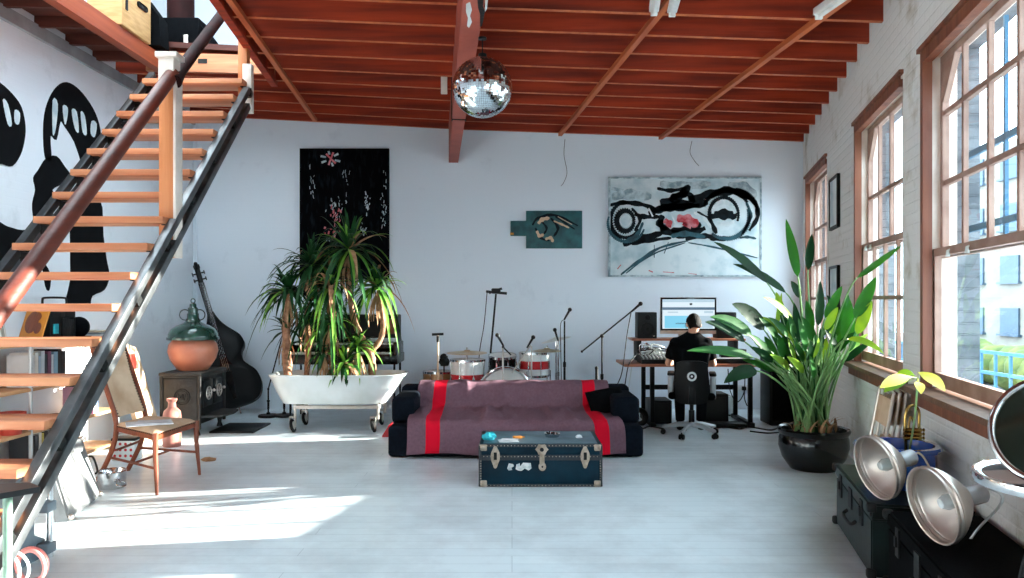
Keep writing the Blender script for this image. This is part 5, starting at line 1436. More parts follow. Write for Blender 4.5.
for i in range(9): mb.sphere((-2.738, 4.14 + i * .024, .2 + i * .006), .006, (1, 1, .7), 6, 4)
obj('vent_hole', mb, 'black', stl)
gp = thing('green_stand', 'green painted steel post stand with a flat top at the foot of the stairs', 'stand', (-2.19, 3.3, 0))
mb = MB(); mb.cyl((-2.19, 3.3, .01), (-2.19, 3.3, .66), .019, seg=14); obj('post', mb, 'green_post', gp)
mb = MB(); mb.prism([(-2.29, 3.25, .66), (-2.16, 3.2, .66), (-2.06, 3.32, .66), (-2.16, 3.4, .66), (-2.3, 3.36, .66)], (0, 0, .025)); obj('top_plate', mb, 'steel_dark', gp)
mb = MB(); mb.lathe([(0, 0), (.13, 0), (.13, .014), (.03, .02), (.024, .06), (0, .06)], (-2.19, 3.3, 0), 24); obj('base', mb, 'green_post', gp)
mb = MB()
for i in range(2): mb.torus((-2.53 - .02 * i, 4.0 + .035 * i, .097), (.25 - .2 * i, 1, 0), .085, .011, 36, 8)
solo('pink_hose', mb, 'pink_hose', 'pink hose coiled on the floor at the foot of the stairs', 'hose')
mb = MB(); mb.torus((-2.62, 3.9, .11), (.1, 1, .0), .10, .008, 36, 8); mb.torus((-2.6, 3.93, .105), (-.1, 1, .0), .096, .008, 36, 8); solo('white_hose', mb, 'enamel_white', 'white hose loop behind the pink hose at the stair foot', 'hose')
mb = MB()
for i in range(7): mb.tube(smoothpath([(-2.85 + .02 * i, 8.05 + .01 * i, .02)] * 1 + [(-2.83 + .02 * i, 8.09, .02)]), .006, 4)
mb = MB(); crumple(mb, (-2.83, 7.09, .012), .07, .02, 3); solo('dried_leaf', mb, 'leaf_dry', 'small dried leaf on the bare floor between the chair and sofa', 'leaf', smooth=0)

# ================================================================== ORGAN BEHIND THE TUB
og = thing('electric_organ', 'black two-keyboard electric organ on thin legs behind the bathtub yuccas', 'organ', (-2.1, 9.8, 0))
OX0, OX1 = -2.83, -1.42
mb = MB(); mb.box(((OX0 + OX1) / 2, 10.0, 1.06), (OX1 - OX0 - .12, .3, .5), .015); obj('upper_cabinet', mb, 'black', og)
mb = MB(); mb.box(((OX0 + OX1) / 2, 9.72, .76), (OX1 - OX0, .62, .12), .012)
for x in (OX0 + .03, OX1 - .03): mb.box((x, 9.7, .86), (.05, .55, .22), .012)
mb.box(((OX0 + OX1) / 2, 9.82, .9), (OX1 - OX0 - .1, .3, .06), .006); obj('keyboard_case', mb, 'black_gloss', og)
def keys(y0, z, n, x0, x1):
    w = MB(); b = MB(); s = (x1 - x0) / n
    for i in range(n):
        w.box((x0 + s * (i + .5), y0, z), (s * .92, .14, .022), .002)
        if i % 7 not in (2, 6) and i < n - 1: b.box((x0 + s * (i + 1), y0 + .03, z + .016), (s * .5, .085, .016), .002)
    o = obj('keyboard', w, 'key_white', og); obj('black_keys', b, 'black_gloss', o)
keys(9.52, .835, 34, OX0 + .08, OX1 - .08); keys(9.68, .942, 34, OX0 + .08, OX1 - .08)
mb = MB(); mb.box((-1.58, 9.83, 1.16), (.16, .02, .2), .004); obj('red_panel', mb, 'chair_wood', og)
mb = MB(); mb.box((-1.68, 9.82, .98), (.4, .02, .06), .004); obj('switch_panel', mb, 'alu_paint', og)
for x in (OX0 + .06, OX1 - .05):
    for y in (9.5, 9.98):
        mb = MB(); mb.cyl((x, y, 0), (x, y, .71), .014, seg=10); obj('leg', mb, 'black_metal', og)

# ================================================================== DRUM KIT AND MICROPHONES
def drum(name, label, c, r, h, bands, axis=(0, 0, 1), lugs=8, legs=0):
    c = V(c); z = V(axis).normalized(); t = thing(name, label, 'drum', c)
    for (a, b, m_) in bands:
        mb = MB(); mb.lathe([(r, a * h), (r, b * h)], c, 36, z, cap=True); obj('shell', mb, m_, t)
    mb = MB(); mb.lathe([(0, h + .004), (r * .99, h + .004), (r * .99, h - .01)], c, 36, z); obj('drum_head', mb, 'drum_head', t)
    mb = MB(); mb.lathe([(r * .99, .01), (r * .99, -.004), (0, -.004)], c, 36, z); obj('drum_head', mb, 'drum_head', t)
    for hh in (0, h):
        mb = MB(); mb.lathe([(r + .002, hh - .016), (r + .012, hh - .016), (r + .012, hh + .012), (r + .0, hh + .012), (r + .002, hh - .016)], c, 36, z); obj('hoop', mb, 'chrome', t)
    x = V((1, 0, 0)) if abs(z.z) > .99 else z.orthogonal().normalized(); y = z.cross(x)
    for i in range(lugs):
        mb = MB()
        a = 2 * PI * (i + .5) / lugs; d = x * math.cos(a) + y * math.sin(a); p = c + d * (r + .012)
        mb.cyl(p + z * .0, p + z * h, .004, seg=6); mb.cyl(p + z * (h * .35), p + z * (h * .65), .011, seg=8)
        obj('lug', mb, 'chrome', t)
    for i in range(legs):
        a = 2 * PI * i / legs + .5; p = c + (x * math.cos(a) + y * math.sin(a)) * (r + .016)
        mb = MB(); mb.cyl(p + V((0, 0, h * .6)), V((p.x, p.y, .0)), .008, seg=8); obj('leg', mb, 'chrome', t)
    return t
drum('floor_tom', 'maple floor tom at the left of the drum kit', (-.95, 9.75, .16), .185, .42, [(0, 1, 'drum_wood')], legs=3)
drum('floor_tom', 'white and red floor tom under the left cymbal', (-.555, 9.5, .18), .21, .57, [(0, .70, 'drum_red'), (.70, 1, 'drum_white')], legs=3)
bd = drum('bass_drum', 'bass drum with white head and silver hoop behind the sofa', (-.08, 9.62, .355), .315, .42, [(0, 1, 'drum_white')], axis=(0, -1, 0), lugs=10)
mb = MB(); mb.torus((-.08, 9.2, .355), (0, 1, 0), .322, .022, 48, 8); obj('front_hoop', mb, 'chrome', bd)
for s in (-1, 1):
    mb = MB(); mb.cyl((-.08 + s * .31, 9.35, .3), (-.08 + s * .42, 9.2, .008), .008, seg=8); obj('spur', mb, 'chrome', bd)
dm = drum('rack_tom', 'black rack tom mounted over the bass drum', (-.12, 9.62, .63), .17, .17, [(0, 1, 'black_gloss')], axis=(0, -.15, 1))
mb = MB(); mb.cyl((-.12, 9.58, .6), (-.12, 9.54, .67), .012, seg=8); obj('mount', mb, 'chrome', dm)
sd = drum('rack_tom', 'white tom with a broad red band, right side of the drum kit', (.28, 9.55, .555), .185, .28, [(0, .3, 'drum_white'), (.3, .66, 'drum_red'), (.66, 1, 'drum_white')])
mb = MB()
for s in (0, 2.1, 4.2): mb.cyl((.28 + .2 * math.cos(s), 9.55 + .2 * math.sin(s), .62), (.28 + .2 * math.cos(s), 9.55 + .2 * math.sin(s), 0), .009, seg=8)
obj('leg', mb, 'chrome', sd)
def tripod(mb, x, y, h0=.28, r=.17, a0=.3):
    for i in range(3):
        a = a0 + i * 2 * PI / 3; mb.tube([(x, y, h0), (x + r * math.cos(a), y + r * math.sin(a), .012)], .008, 6)
        mb.sphere((x + r * math.cos(a), y + r * math.sin(a), .012), .012, (1, 1, 1), 8, 5)
def cymbal(label, x, y, z, r, tilt=(0, 0, 1), top='brass'):
    t = thing('cymbal_stand', label, 'cymbal', (x, y, 0)); d = V(tilt).normalized()
    mb = MB(); mb.lathe([(0, .03), (.03, .026), (.05, .012), (r * .6, .004), (r, -.012), (r, -.014), (.05, .008), (0, .02)], (x, y, z), 40, d); obj('cymbal', mb, top, t)
    mb = MB(); mb.cyl((x, y, .25), (x, y, z + .05), .009, seg=8); mb.cyl((x, y, .2), (x, y, z * .55), .014, seg=10); mb.sphere((x, y, z + .045), .014, (1, 1, 1), 8, 6); obj('pole', mb, 'chrome', t)
    mb = MB(); tripod(mb, x, y); obj('tripod', mb, 'chrome', t)
cymbal('bronze cymbal over the white and red floor tom', xat(467, 9.3), 9.3, zat(352, 9.3), .25, (.07, -.03, 1))
cymbal('thin cymbal over the white tom with the red band', xat(547, 9.75), 9.75, zat(350, 9.75), .19, (-.04, -.02, 1))
cymbal('pale tilted cymbal at the right end of the drum kit', xat(556, 10.0), 10.0, zat(339, 10.0), .2, (-.22, -.02, 1), 'drum_head')
mb = MB(); crumple(mb, (xat(444, 9.62), 9.62, zat(362, 9.62)), .07, .1, 6)
ht = thing('drum_clamp', 'black clamp bracket standing on a rod between the two floor toms', 'clamp', (xat(444, 9.62), 9.62, 0)); obj('clamp', mb, 'black', ht, smooth=0)
mb = MB(); mb.cyl((xat(444, 9.62), 9.62, .0), (xat(444, 9.62), 9.62, zat(364, 9.62)), .009, seg=8); mb.lathe([(0, 0), (.09, 0), (.09, .012), (0, .014)], (xat(444, 9.62), 9.62, 0), 16); obj('rod', mb, 'black_metal', ht)
def mic(mb, a, d):
    d = V(d).normalized(); a = V(a)
    mb.cyl(a, a + d * .13, .011, .015, 10); mb.sphere(a + d * .15, .026, (1, 1, 1), 12, 8)
def stand(label, x, y, ztop, parts, polemat='black_metal', base='tripod', name='microphone_stand', cat='microphone stand'):
    t = thing(name, label, cat, (x, y, 0))
    mb = MB(); mb.cyl((x, y, .02), (x, y, ztop), .0105, seg=10); mb.cyl((x, y, .1), (x, y, ztop * .55), .0145, seg=10); mb.cyl((x, y, ztop * .53), (x, y, ztop * .58), .02, seg=10); obj('pole', mb, polemat, t)
    mb = MB()
    if base == 'tripod': tripod(mb, x, y)
    else: mb.lathe([(0, 0), (.125, 0), (.13, .01), (.12, .03), (.03, .036), (.02, .06), (0, .06)], (x, y, 0), 28)
    obj('base', mb, 'black_metal', t)
    for nm, m_, fn in parts:
        mb = MB(); fn(mb); obj(nm, mb, m_, t)
    return t
def boom(a, b, r=.009): return lambda mb: (mb.cyl(a, b, r, seg=8), mb.sphere(a, r * 1.8, (1, 1, 1), 8, 6))
Y = 9.2; x = xat(438, Y)
stand('tan stand with a short black crossbar on top, left of the drum kit', x, Y, zat(335, Y), [('crossbar', 'black', lambda mb: mb.cyl(at(432, 334.5, Y), at(443.5, 334, Y), .016, seg=10)), ('clamp', 'black', lambda mb: mb.cyl(at(438, 336, Y), at(438, 342, Y), .018, seg=10))], 'hide', name='percussion_stand', cat='stand')
Y = 9.9
t = thing('boom_pole', 'tall leaning boom pole with a black head behind the drum kit', 'stand', at(478, 400, Y) * 1)
t.location = (xat(483, Y), Y, 0); W[t] = Matrix.Translation(t.location)
mb = MB(); mb.cyl((xat(485, Y), Y, .02), at(496, 294, Y), .013, seg=10); obj('pole', mb, 'black_metal', t)
mb = MB(); mb.bar(at(486, 291.5, Y), at(507, 293.5, Y), .04, .035, .008); mb.box(at(496, 291, Y - .02), (.12, .07, .07), .014); mb.cyl(at(489, 293, Y), at(502, 288.5, Y), .016, seg=8); obj('head', mb, 'black', t)
mb = MB(); mb.tube(smoothpath([at(487, 293, Y), at(484, 325, Y), at(479, 358, Y), (xat(478, Y), Y, .03)]), .006, 6); obj('cable', mb, 'black', t)
mb = MB(); tripod(mb, xat(485, Y), Y, .3, .3); obj('base', mb, 'black_metal', t)
Y = 9.1; x = xat(503, Y)
stand('short microphone stand in front of the bass drum', x, Y, zat(347, Y), [('microphone', 'black', lambda mb: mic(mb, at(503.5, 346, Y), (-.45, 0, .8))), ('boom_arm', 'black_metal', boom(at(503, 347, Y), at(511, 355, Y)))], 'tub_frame')
Y = 9.15; x = xat(531.5, Y)
stand('microphone on a boom stand before the white and red tom', x, Y, zat(346, Y), [('boom_arm', 'tub_frame', boom(at(530, 346, Y), at(512, 373, Y))), ('microphone', 'black', lambda mb: mic(mb, at(527, 348, Y), (.55, 0, .95)))], 'tub_frame')
Y = 9.6; x = xat(564.5, Y)
stand('upright black microphone stand right of the drum kit', x, Y, zat(321, Y), [('microphone', 'black', lambda mb: mic(mb, at(564, 320, Y), (.45, 0, .8))), ('cable', 'black', lambda mb: mb.tube(smoothpath([at(563.5, 320, Y), at(560.5, 326, Y), at(561, 360, Y), (xat(562, Y), Y, .03)]), .005, 6))], 'black_metal')
Y = 9.8; x = xat(552, Y)
stand('slim stand with a small black microphone beside the pale tilted cymbal', x + .08, Y, zat(340, Y), [('microphone', 'black', lambda mb: mic(mb, (x + .08, Y, zat(341, Y)), (-.3, 0, 1)))], 'chrome')
Y = 9.0; x = xat(602, Y)
stand('boom microphone stand left of the desk, its arm slanting up to the right', x, Y, zat(336, Y), [('boom_arm', 'black_metal', boom(at(582, 351.5, Y), at(632, 311, Y))), ('microphone', 'black', lambda mb: mic(mb, at(631, 312, Y), (.75, 0, .65))), ('cable', 'black', lambda mb: mb.tube(smoothpath([at(631, 313, Y), at(627, 335, Y), at(622, 372, Y), at(615, 392, Y), (xat(612, Y), Y, .02)]), .006, 6)), ('joint', 'black', lambda mb: mb.sphere(at(602, 336, Y), .024))], 'black_metal')
Y = 8.72; x = xat(597, Y)
t = thing('guitar_stand', 'short black rod stand between the sofa and the boom stand', 'stand', (x, Y, 0))
mb = MB(); mb.cyl((x, Y, .02), (x - .005, Y, zat(368, Y)), .016, seg=10); mb.sphere((x - .005, Y, zat(368, Y)), .02); obj('rod', mb, 'black', t)
mb = MB(); tripod(mb, x, Y, .25, .22); obj('base', mb, 'black_metal', t)
Y = 9.75; x = xat(273, Y)
stand('leaning microphone stand with round bases left of the bathtub', x - .06, Y, zat(388, Y), [('boom_arm', 'black_metal', boom(V((x - .06, Y, zat(389, Y))), at(284, 330, Y + .1))), ('tag', 'paper', lambda mb: mb.box(at(283, 345, Y + .05), (.035, .006, .2), .002))], base='round')
Y = 9.78; x = xat(279.5, Y)
stand('round-based short stand just left of the bathtub', x + .06, Y, .5, [('collar', 'chrome', lambda mb: mb.cyl((x + .06, Y, .44), (x + .06, Y, .5), .018))], base='round')
mb = MB(); mb.prism([(xat(381, 8.3), 8.3, .0), (xat(392, 8.3), 8.3, 0), (xat(392, 8.3), 8.3, .13), (xat(389, 8.3), 8.3, .14)], (0, .16, 0)); bmesh.ops.bevel(mb.bm, geom=mb.bm.edges[:], offset=.01, segments=2, affect='EDGES')
solo('red_wedge', mb, 'red_plastic', 'red plastic wedge on the floor between the bathtub and sofa', 'doorstop')
# ================================================================== DESK
DX0, DX1, DY0, DY1, DZ = 1.32, 2.92, 8.93, 9.66, .745
dk_ = thing('studio_desk', 'wooden topped studio desk with raised shelf against the back wall', 'desk', ((DX0 + DX1) / 2, 9.3, 0))
mb = MB(); mb.box(((DX0 + DX1) / 2, (DY0 + DY1) / 2, DZ - .016), (DX1 - DX0, DY1 - DY0, .032), .005); obj('tabletop', mb, 'desk', dk_)
HX0, HX1, HY0, HY1, HZ = 1.475, 2.87, 9.33, 9.72, 1.025
mb = MB(); mb.box(((HX0 + HX1) / 2, (HY0 + HY1) / 2, HZ - .013), (HX1 - HX0, HY1 - HY0, .026), .004); obj('raised_shelf', mb, 'desk', dk_)
for x in (HX0 + .1, (HX0 + HX1) / 2, HX1 - .1):
    mb = MB(); mb.box((x, 9.54, (DZ + HZ - .026) / 2), (.05, .3, HZ - .026 - DZ), .004); obj('shelf_support', mb, 'black', dk_)
for x in (1.66, 2.82):
    for y in (9.0, 9.6):
        mb = MB(); mb.box((x, y, (DZ - .03) / 2), (.05, .05, DZ - .034), .004); obj('leg', mb, 'black_metal', dk_)
    mb = MB(); mb.box((x, 9.3, .03), (.06, .78, .05), .004); obj('foot', mb, 'black_metal', dk_)
mb = MB(); mb.box((2.24, 9.6, .4), (1.12, .03, .06), .003); obj('crossbar', mb, 'black_metal', dk_)
# computer
im = thing('computer', 'all-in-one computer with a lit web page standing on the desk shelf', 'computer', (2.34, 9.5, HZ))
a, b = at(660.5, 297.5, 9.42), at(716.5, 330.5, 9.42)
cx, cz = (a.x + b.x) / 2, (a.z + b.z) / 2; w, h = b.x - a.x, a.z - b.z
mb = MB(); mb.box((cx, 9.445, cz - .02), (w, .04, h + .045), .008); obj('case', mb, 'alu', im)
mb = MB(); mb.box((cx, 9.423, cz), (w - .002, .008, h), .003); obj('bezel', mb, 'screen_black', im)
s0x, s1x, s0z, s1z = cx - w / 2 + .024, cx + w / 2 - .024, cz - h / 2 + .022, cz + h / 2 - .022
mb = MB(); mb.box(((s0x + s1x) / 2, 9.4175, (s0z + s1z) / 2), (s1x - s0x, .003, s1z - s0z)); sc = obj('screen', mb, 'screen_white', im)
def scr(x0, x1, z0, z1, m_, nm):
    mb = MB(); mb.box((lerp(s0x, s1x, (x0 + x1) / 2), 9.4152, lerp(s1z, s0z, (z0 + z1) / 2)), ((s1x - s0x) * (x1 - x0), .0016, (s1z - s0z) * (z1 - z0))); obj(nm, mb, m_, sc)
scr(0, 1, .27, .36, 'screen_bar', 'navigation_bar'); scr(0, 1, .0, .1, 'screen_grey', 'toolbar'); scr(.04, .6, .56, .98, 'screen_blue', 'blue_banner'); scr(.25, .58, .8, .84, 'screen_bar', 'banner_line')
scr(.52, .57, .13, .2, 'screen_black', 'page_mark'); scr(.8, .97, .4, .47, 'screen_grey', 'page_button'); scr(.1, .3, .42, .46, 'screen_grey', 'page_line'); scr(.66, .96, .56, .98, 'screen_grey', 'side_panel')
mb = MB(); mb.box((cx, 9.55, HZ + .006), (.19, .17, .01), .003); mb.prism([(cx - .09, 9.47, HZ), (cx - .09, 9.6, HZ + .0), (cx - .09, 9.56, HZ + .14), (cx - .09, 9.54, HZ + .14)], (.18, 0, 0)); obj('stand', mb, 'alu', im)
def monitor(label, x, yf):
    t = thing('studio_monitor', label, 'speaker', (x, yf + .12, HZ))
    mb = MB(); mb.box((x, yf + .12, HZ + .162), (.235, .24, .322), .008); obj('cabinet', mb, 'black', t)
    mb = MB(); mb.lathe([(.082, .0), (.082, .008), (.07, .008), (.055, -.006), (.02, -.012), (.018, .0), (0, .004)], (x, yf, HZ + .115), 28, (0, -1, 0)); obj('woofer', mb, 'rubber', t)
    mb = MB(); mb.lathe([(.036, 0), (.034, .006), (.02, .0), (.012, .005), (0, .008)], (x, yf, HZ + .255), 22, (0, -1, 0)); obj('tweeter', mb, 'rubber', t)
    mb = MB(); mb.box((x + .08, yf - .001, HZ + .03), (.02, .004, .008)); obj('badge', mb, 'alu', t)
monitor('black studio monitor speaker left of the computer screen', xat(647.5, 9.4), 9.4)
monitor('black studio monitor speaker right of the computer, half hidden by leaves', xat(727, 9.4), 9.4)
# mixer with a nest of cables
mx = thing('audio_mixer', 'black audio mixer with a nest of pale cables at the left of the desk', 'mixer', (1.72, 9.1, DZ))
mb = MB(); mb.prism([(1.53, 8.97, DZ), (1.53, 9.3, DZ), (1.53, 9.3, DZ + .1), (1.53, 8.97, DZ + .05)], (.36, 0, 0)); obj('mixer_body', mb, 'black', mx)
for i in range(8):
    for j in range(4): mb = MB(); mb.cyl((1.56 + i * .043, 9.0 + j * .065, DZ + .05 + j * .01), (1.56 + i * .043, 8.995 + j * .065, DZ + .075 + j * .01), .008, seg=8); obj('knob', mb, 'alu_paint', mx)
qq = random.Random(9)
for k, m_ in enumerate(('enamel_white', 'enamel_white', 'chrome', 'black', 'enamel_white')):
    P = [V((1.54 + qq.random() * .34, 9.15 + qq.random() * .12, DZ + .09))]
    for i in range(7): P.append(V((1.52 + qq.random() * .4, 9.08 + qq.random() * .2, DZ + .1 + qq.random() * .13)))
    P.append(V((1.54 + qq.random() * .34, 9.2, DZ + .09)))
    mb = MB(); mb.tube(smoothpath(P, 6), .007, 6); obj('cable', mb, m_, mx)
kb = thing('keyboard_controller', 'black keyboard gear on the desk right of the seated man', 'keyboard', (2.62, 9.1, DZ))
mb = MB(); mb.box((2.62, 9.1, DZ + .03), (.42, .2, .055), .008); obj('case', mb, 'black', kb)
mb = MB()
for i in range(18): mb.box((2.43 + i * .0215, 9.05, DZ + .06), (.019, .08, .012), .002)
obj('keys', mb, 'key_white', kb)
mb = MB()
for i in range(6): mb.cyl((2.46 + i * .06, 9.15, DZ + .055), (2.46 + i * .06, 9.15, DZ + .075), .012, seg=10)
obj('dials', mb, 'alu_paint', kb)
gb = thing('audio_interface', 'small black box of gear with cables at the right end of the desk', 'audio gear', (2.78, 9.42, HZ))
mb = MB(); mb.box((2.66, 9.16, DZ + .115), (.3, .12, .1), .008); bx_ = obj('box_body', mb, 'black', gb)
mb = MB()
for i in range(5): mb.cyl((2.56 + i * .05, 9.1, DZ + .12), (2.56 + i * .05, 9.085, DZ + .12), .013, seg=10)
obj('front_knob', mb, 'alu_paint', gb)
# cables hanging under the desk
def cable(label, pts, m_='black', r=.006):
    mb = MB(); mb.tube(smoothpath(pts, 6), r, 6); solo('cable', mb, m_, label, 'cable')
cable('white cable looping from the left desk edge to the floor', [at(632, 365, 9.2), at(629, 385, 9.2), at(626, 400, 9.2), (xat(622, 9.1), 9.1, .02)], 'enamel_white')
cable('black cable hanging below the left desk edge beside the white one', [at(640, 352, 9.25), at(630, 362, 8.9), at(626, 378, 9.2), at(624, 400, 9.2), (xat(628, 9.1), 9.1, .02)])
cable('black cable drooping from the right half of the desk in a loop', [at(728, 369, 9.3), at(730, 390, 9.4), at(737, 402, 9.4), at(744, 392, 9.4), at(745, 369, 9.3)])
cable('second black cable dangling right of the loop under the desk', [at(734, 369, 9.35), at(736, 395, 9.4), at(735, 405, 9.4)])
cable('black cable snaking on the floor from the desk to the tall speaker', [(2.45, 8.95, .02), (2.62, 8.78, .012), (2.78, 8.92, .012), (2.95, 8.7, .012), (3.1, 8.85, .012)], r=.009)
cable('black cable looped on the floor in front of the tall speaker', [(2.7, 8.62, .012), (2.86, 8.5, .012), (3.06, 8.55, .012), (3.2, 8.38, .012), (3.02, 8.3, .012)], r=.009)
cable('black cable trailing on the floor left of the desk behind the sofa arm', [(1.3, 9.0, .012), (1.5, 8.8, .012), (1.62, 8.95, .012), (1.75, 8.78, .012)], r=.009)
def plainbox(name, label, cat, c, d, m_, face=None, m2='iron'):
    t = thing(name, label, cat, (c[0], c[1], c[2] - d[2] / 2))
    mb = MB(); mb.box(c, d, .012); obj('cabinet', mb, m_, t)
    mb = MB(); mb.box((c[0], c[1] - d[1] / 2 - .002, c[2]), (d[0] * .82, .008, d[2] * .8), .004); obj(face or 'front_panel', mb, m2, t)
    mb = MB()
    for sx in (-1, 1):
        for sy in (-1, 1): mb.cyl((c[0] + sx * d[0] * .4, c[1] + sy * d[1] * .38, 0), (c[0] + sx * d[0] * .4, c[1] + sy * d[1] * .38, max(c[2] - d[2] / 2 + .005, .012)), .015, seg=8)
    obj('foot', mb, 'rubber', t)
    return t
plainbox('amplifier', 'small black amplifier on the floor under the right half of the desk', 'amplifier', (2.42, 9.2, .2), (.32, .3, .36), 'black', 'grille')
plainbox('white_box', 'white storage box under the right end of the desk', 'box', (2.68, 9.95, .14), (.34, .3, .24), 'enamel_white', 'front_label', 'socket')
plainbox('equipment_box', 'black equipment box on the floor under the left half of the desk', 'box', (1.78, 9.25, .16), (.26, .36, .28), 'black')
mb = MB(); mb.box((2.5, 8.98, .03), (.5, .22, .05), .012); solo('pedal_board', mb, 'black', 'low black pedal board on the floor under the front of the desk', 'pedal board')
mb = MB(); mb.torus((1.52, 9.1, .1), (0, -1, .2), .085, .03, 24, 8); mb.torus((1.53, 9.16, .09), (.2, -1, .2), .07, .02, 24, 8); solo('headphones', mb, 'black', 'black headphones resting on the floor by the left desk leg', 'headphones')
sp_ = thing('tall_speaker', 'tall black floor speaker behind the big leafy plant', 'speaker', (3.22, 9.2, 0))
mb = MB(); mb.box((3.24, 9.2, .44), (.36, .36, .86), .012); obj('cabinet', mb, 'black', sp_)
mb = MB(); mb.box((3.24, 9.015, .45), (.3, .01, .76), .004); obj('grille', mb, 'black_cloth', sp_)
mb = MB(); mb.box((3.24, 9.2, .012), (.3, .3, .02)); obj('foot', mb, 'rubber', sp_)

# ================================================================== OFFICE CHAIR
OC = V((1.99, 8.42, 0))
oc = thing('office_chair', 'black office chair with pale arm panels and a ring emblem on its back', 'office chair', OC)
mb = MB(); mb.box(OC + V((0, .02, .455)), (.50, .48, .075), .035, seg=4); obj('seat', mb, 'black_cloth', oc)
def bkf(o): 
    return lambda u, v: OC + V(((u - .5) * (.37 - .10 * abs(v - .45) ** 1.3), -.27 - .05 * v + .05 * (2 * u - 1) ** 2 + o, .38 + .47 * v - .03 * (2 * u - 1) ** 4 * (1 if v > .5 else -1)))
mb = MB(); g1, g2 = bkf(-.025), bkf(.025); n = 14
mb.grid(g1, n, n); mb.grid(g2, n, n)
per = [(i / n, 0) for i in range(n)] + [(1, i / n) for i in range(n)] + [(1 - i / n, 1) for i in range(n)] + [(0, 1 - i / n) for i in range(n)]
for (a, b), (c, d) in zip(per, per[1:] + per[:1]): mb.poly([g1(a, b), g1(c, d), g2(c, d), g2(a, b)])
bmesh.ops.remove_doubles(mb.bm, verts=mb.bm.verts, dist=.0005); bk_ = obj('backrest', mb, 'black', oc)
e = OC + V((0, -.334, .685))
mb = MB(); mb.torus(e, (0, 1, -.1), .04, .011, 30, 8); mb.sphere(e, .012, (1, .5, 1), 10, 6); obj('ring_emblem', mb, 'enamel_white', bk_)
mb = MB(); mb.bar(OC + V((0, -.28, .40)), OC + V((0, -.1, .40)), .08, .03, .006); mb.box(OC + V((0, -.3, .5)), (.07, .03, .24), .008); obj('back_bracket', mb, 'black_metal', oc)
for sx in (-1, 1):
    x = OC.x + sx * .225
    mb = MB(); mb.box((x, 8.3, .545), (.062, .05, .25), .02, seg=3); a_ = obj('arm_panel', mb, 'alu_paint', oc)
    mb = MB(); mb.box((x, 8.42, .685), (.075, .27, .035), .014, seg=3); obj('arm_pad', mb, 'black', a_)
    mb = MB(); mb.bar((x, 8.32, .435), (OC.x + sx * .1, 8.4, .41), .05, .02, .004); obj('arm_bracket', mb, 'black_metal', a_)
mb = MB(); mb.cyl(OC + V((0, 0, .1)), OC + V((0, 0, .28)), .032); mb.cyl(OC + V((0, 0, .26)), OC + V((0, 0, .42)), .022); mb.box(OC + V((0, 0, .405)), (.22, .24, .035), .01); obj('gas_column', mb, 'black_metal', oc)
for k in range(5):
    a = math.radians(178 + 72 * k); d = V((math.cos(a), math.sin(a), 0))
    mb = MB()
    P = [OC + d * .02 + V((0, 0, .125)), OC + d * .14 + V((0, 0, .12)), OC + d * .3 + V((0, 0, .085))]
    mb.tube(P, [.036, .03, .022], 10, flat=.7); mb.sphere(P[2], .022, (1, 1, .8), 10, 6); lg = obj('base_leg', mb, 'alu_paint', oc)
    c = OC + d * .31
    mb = MB()
    s = V((-d.y, d.x, 0))
    for o_ in (-.018, .018): mb.cyl(c + s * (o_ - .009) + V((0, 0, .029)), c + s * (o_ + .009) + V((0, 0, .029)), .028, seg=16)
    mb.cyl(c + V((0, 0, .03)), c + V((0, 0, .085)), .009, seg=8); mb.box(c + V((0, 0, .05)), (.04, .04, .02), .008); obj('caster', mb, 'rubber', lg)

# ================================================================== THE MAN AT THE DESK
P0 = V((1.99, 8.45, 0))
man = thing('person', 'person in a black t-shirt seated at the desk, back turned, facing the computer', 'person', P0)
def J(x, y, z): return P0 + V((x, y, z))
def ell_loft(mb, secs, n=24):
    mb.skin([mb.ring(V(c), V((1, 0, 0)), V((0, math.cos(t), math.sin(t))), rx, ry, n) for c, rx, ry, t in secs], True, True)
HC = J(.03, .135, 1.228)                                # head centre
hr = Matrix.Rotation(math.radians(14), 4, 'Z') @ Matrix.Rotation(math.radians(-26), 4, 'X')
def Hd(x, y, z): return HC + hr @ V((x, y, z))
SHL, SHR = J(-.18, .06, 1.03), J(.18, .06, 1.03)
EL, ER = J(-.245, .10, .79), J(.24, .10, .79)
WL, WR = J(-.16, .36, .79), J(.13, .36, .79)
body = MB()
ell_loft(body, [(J(0, 0, .52), .13, .09, 0), (J(0, .02, .75), .12, .08, 0), (J(0, .045, .95), .13, .08, 0), (J(.005, .06, 1.04), .11, .06, 0), (J(.015, .07, 1.10), .06, .058, .2), (J(.025, .085, 1.15), .056, .058, .25), (J(.04, .11, 1.19), .056, .06, .3)])
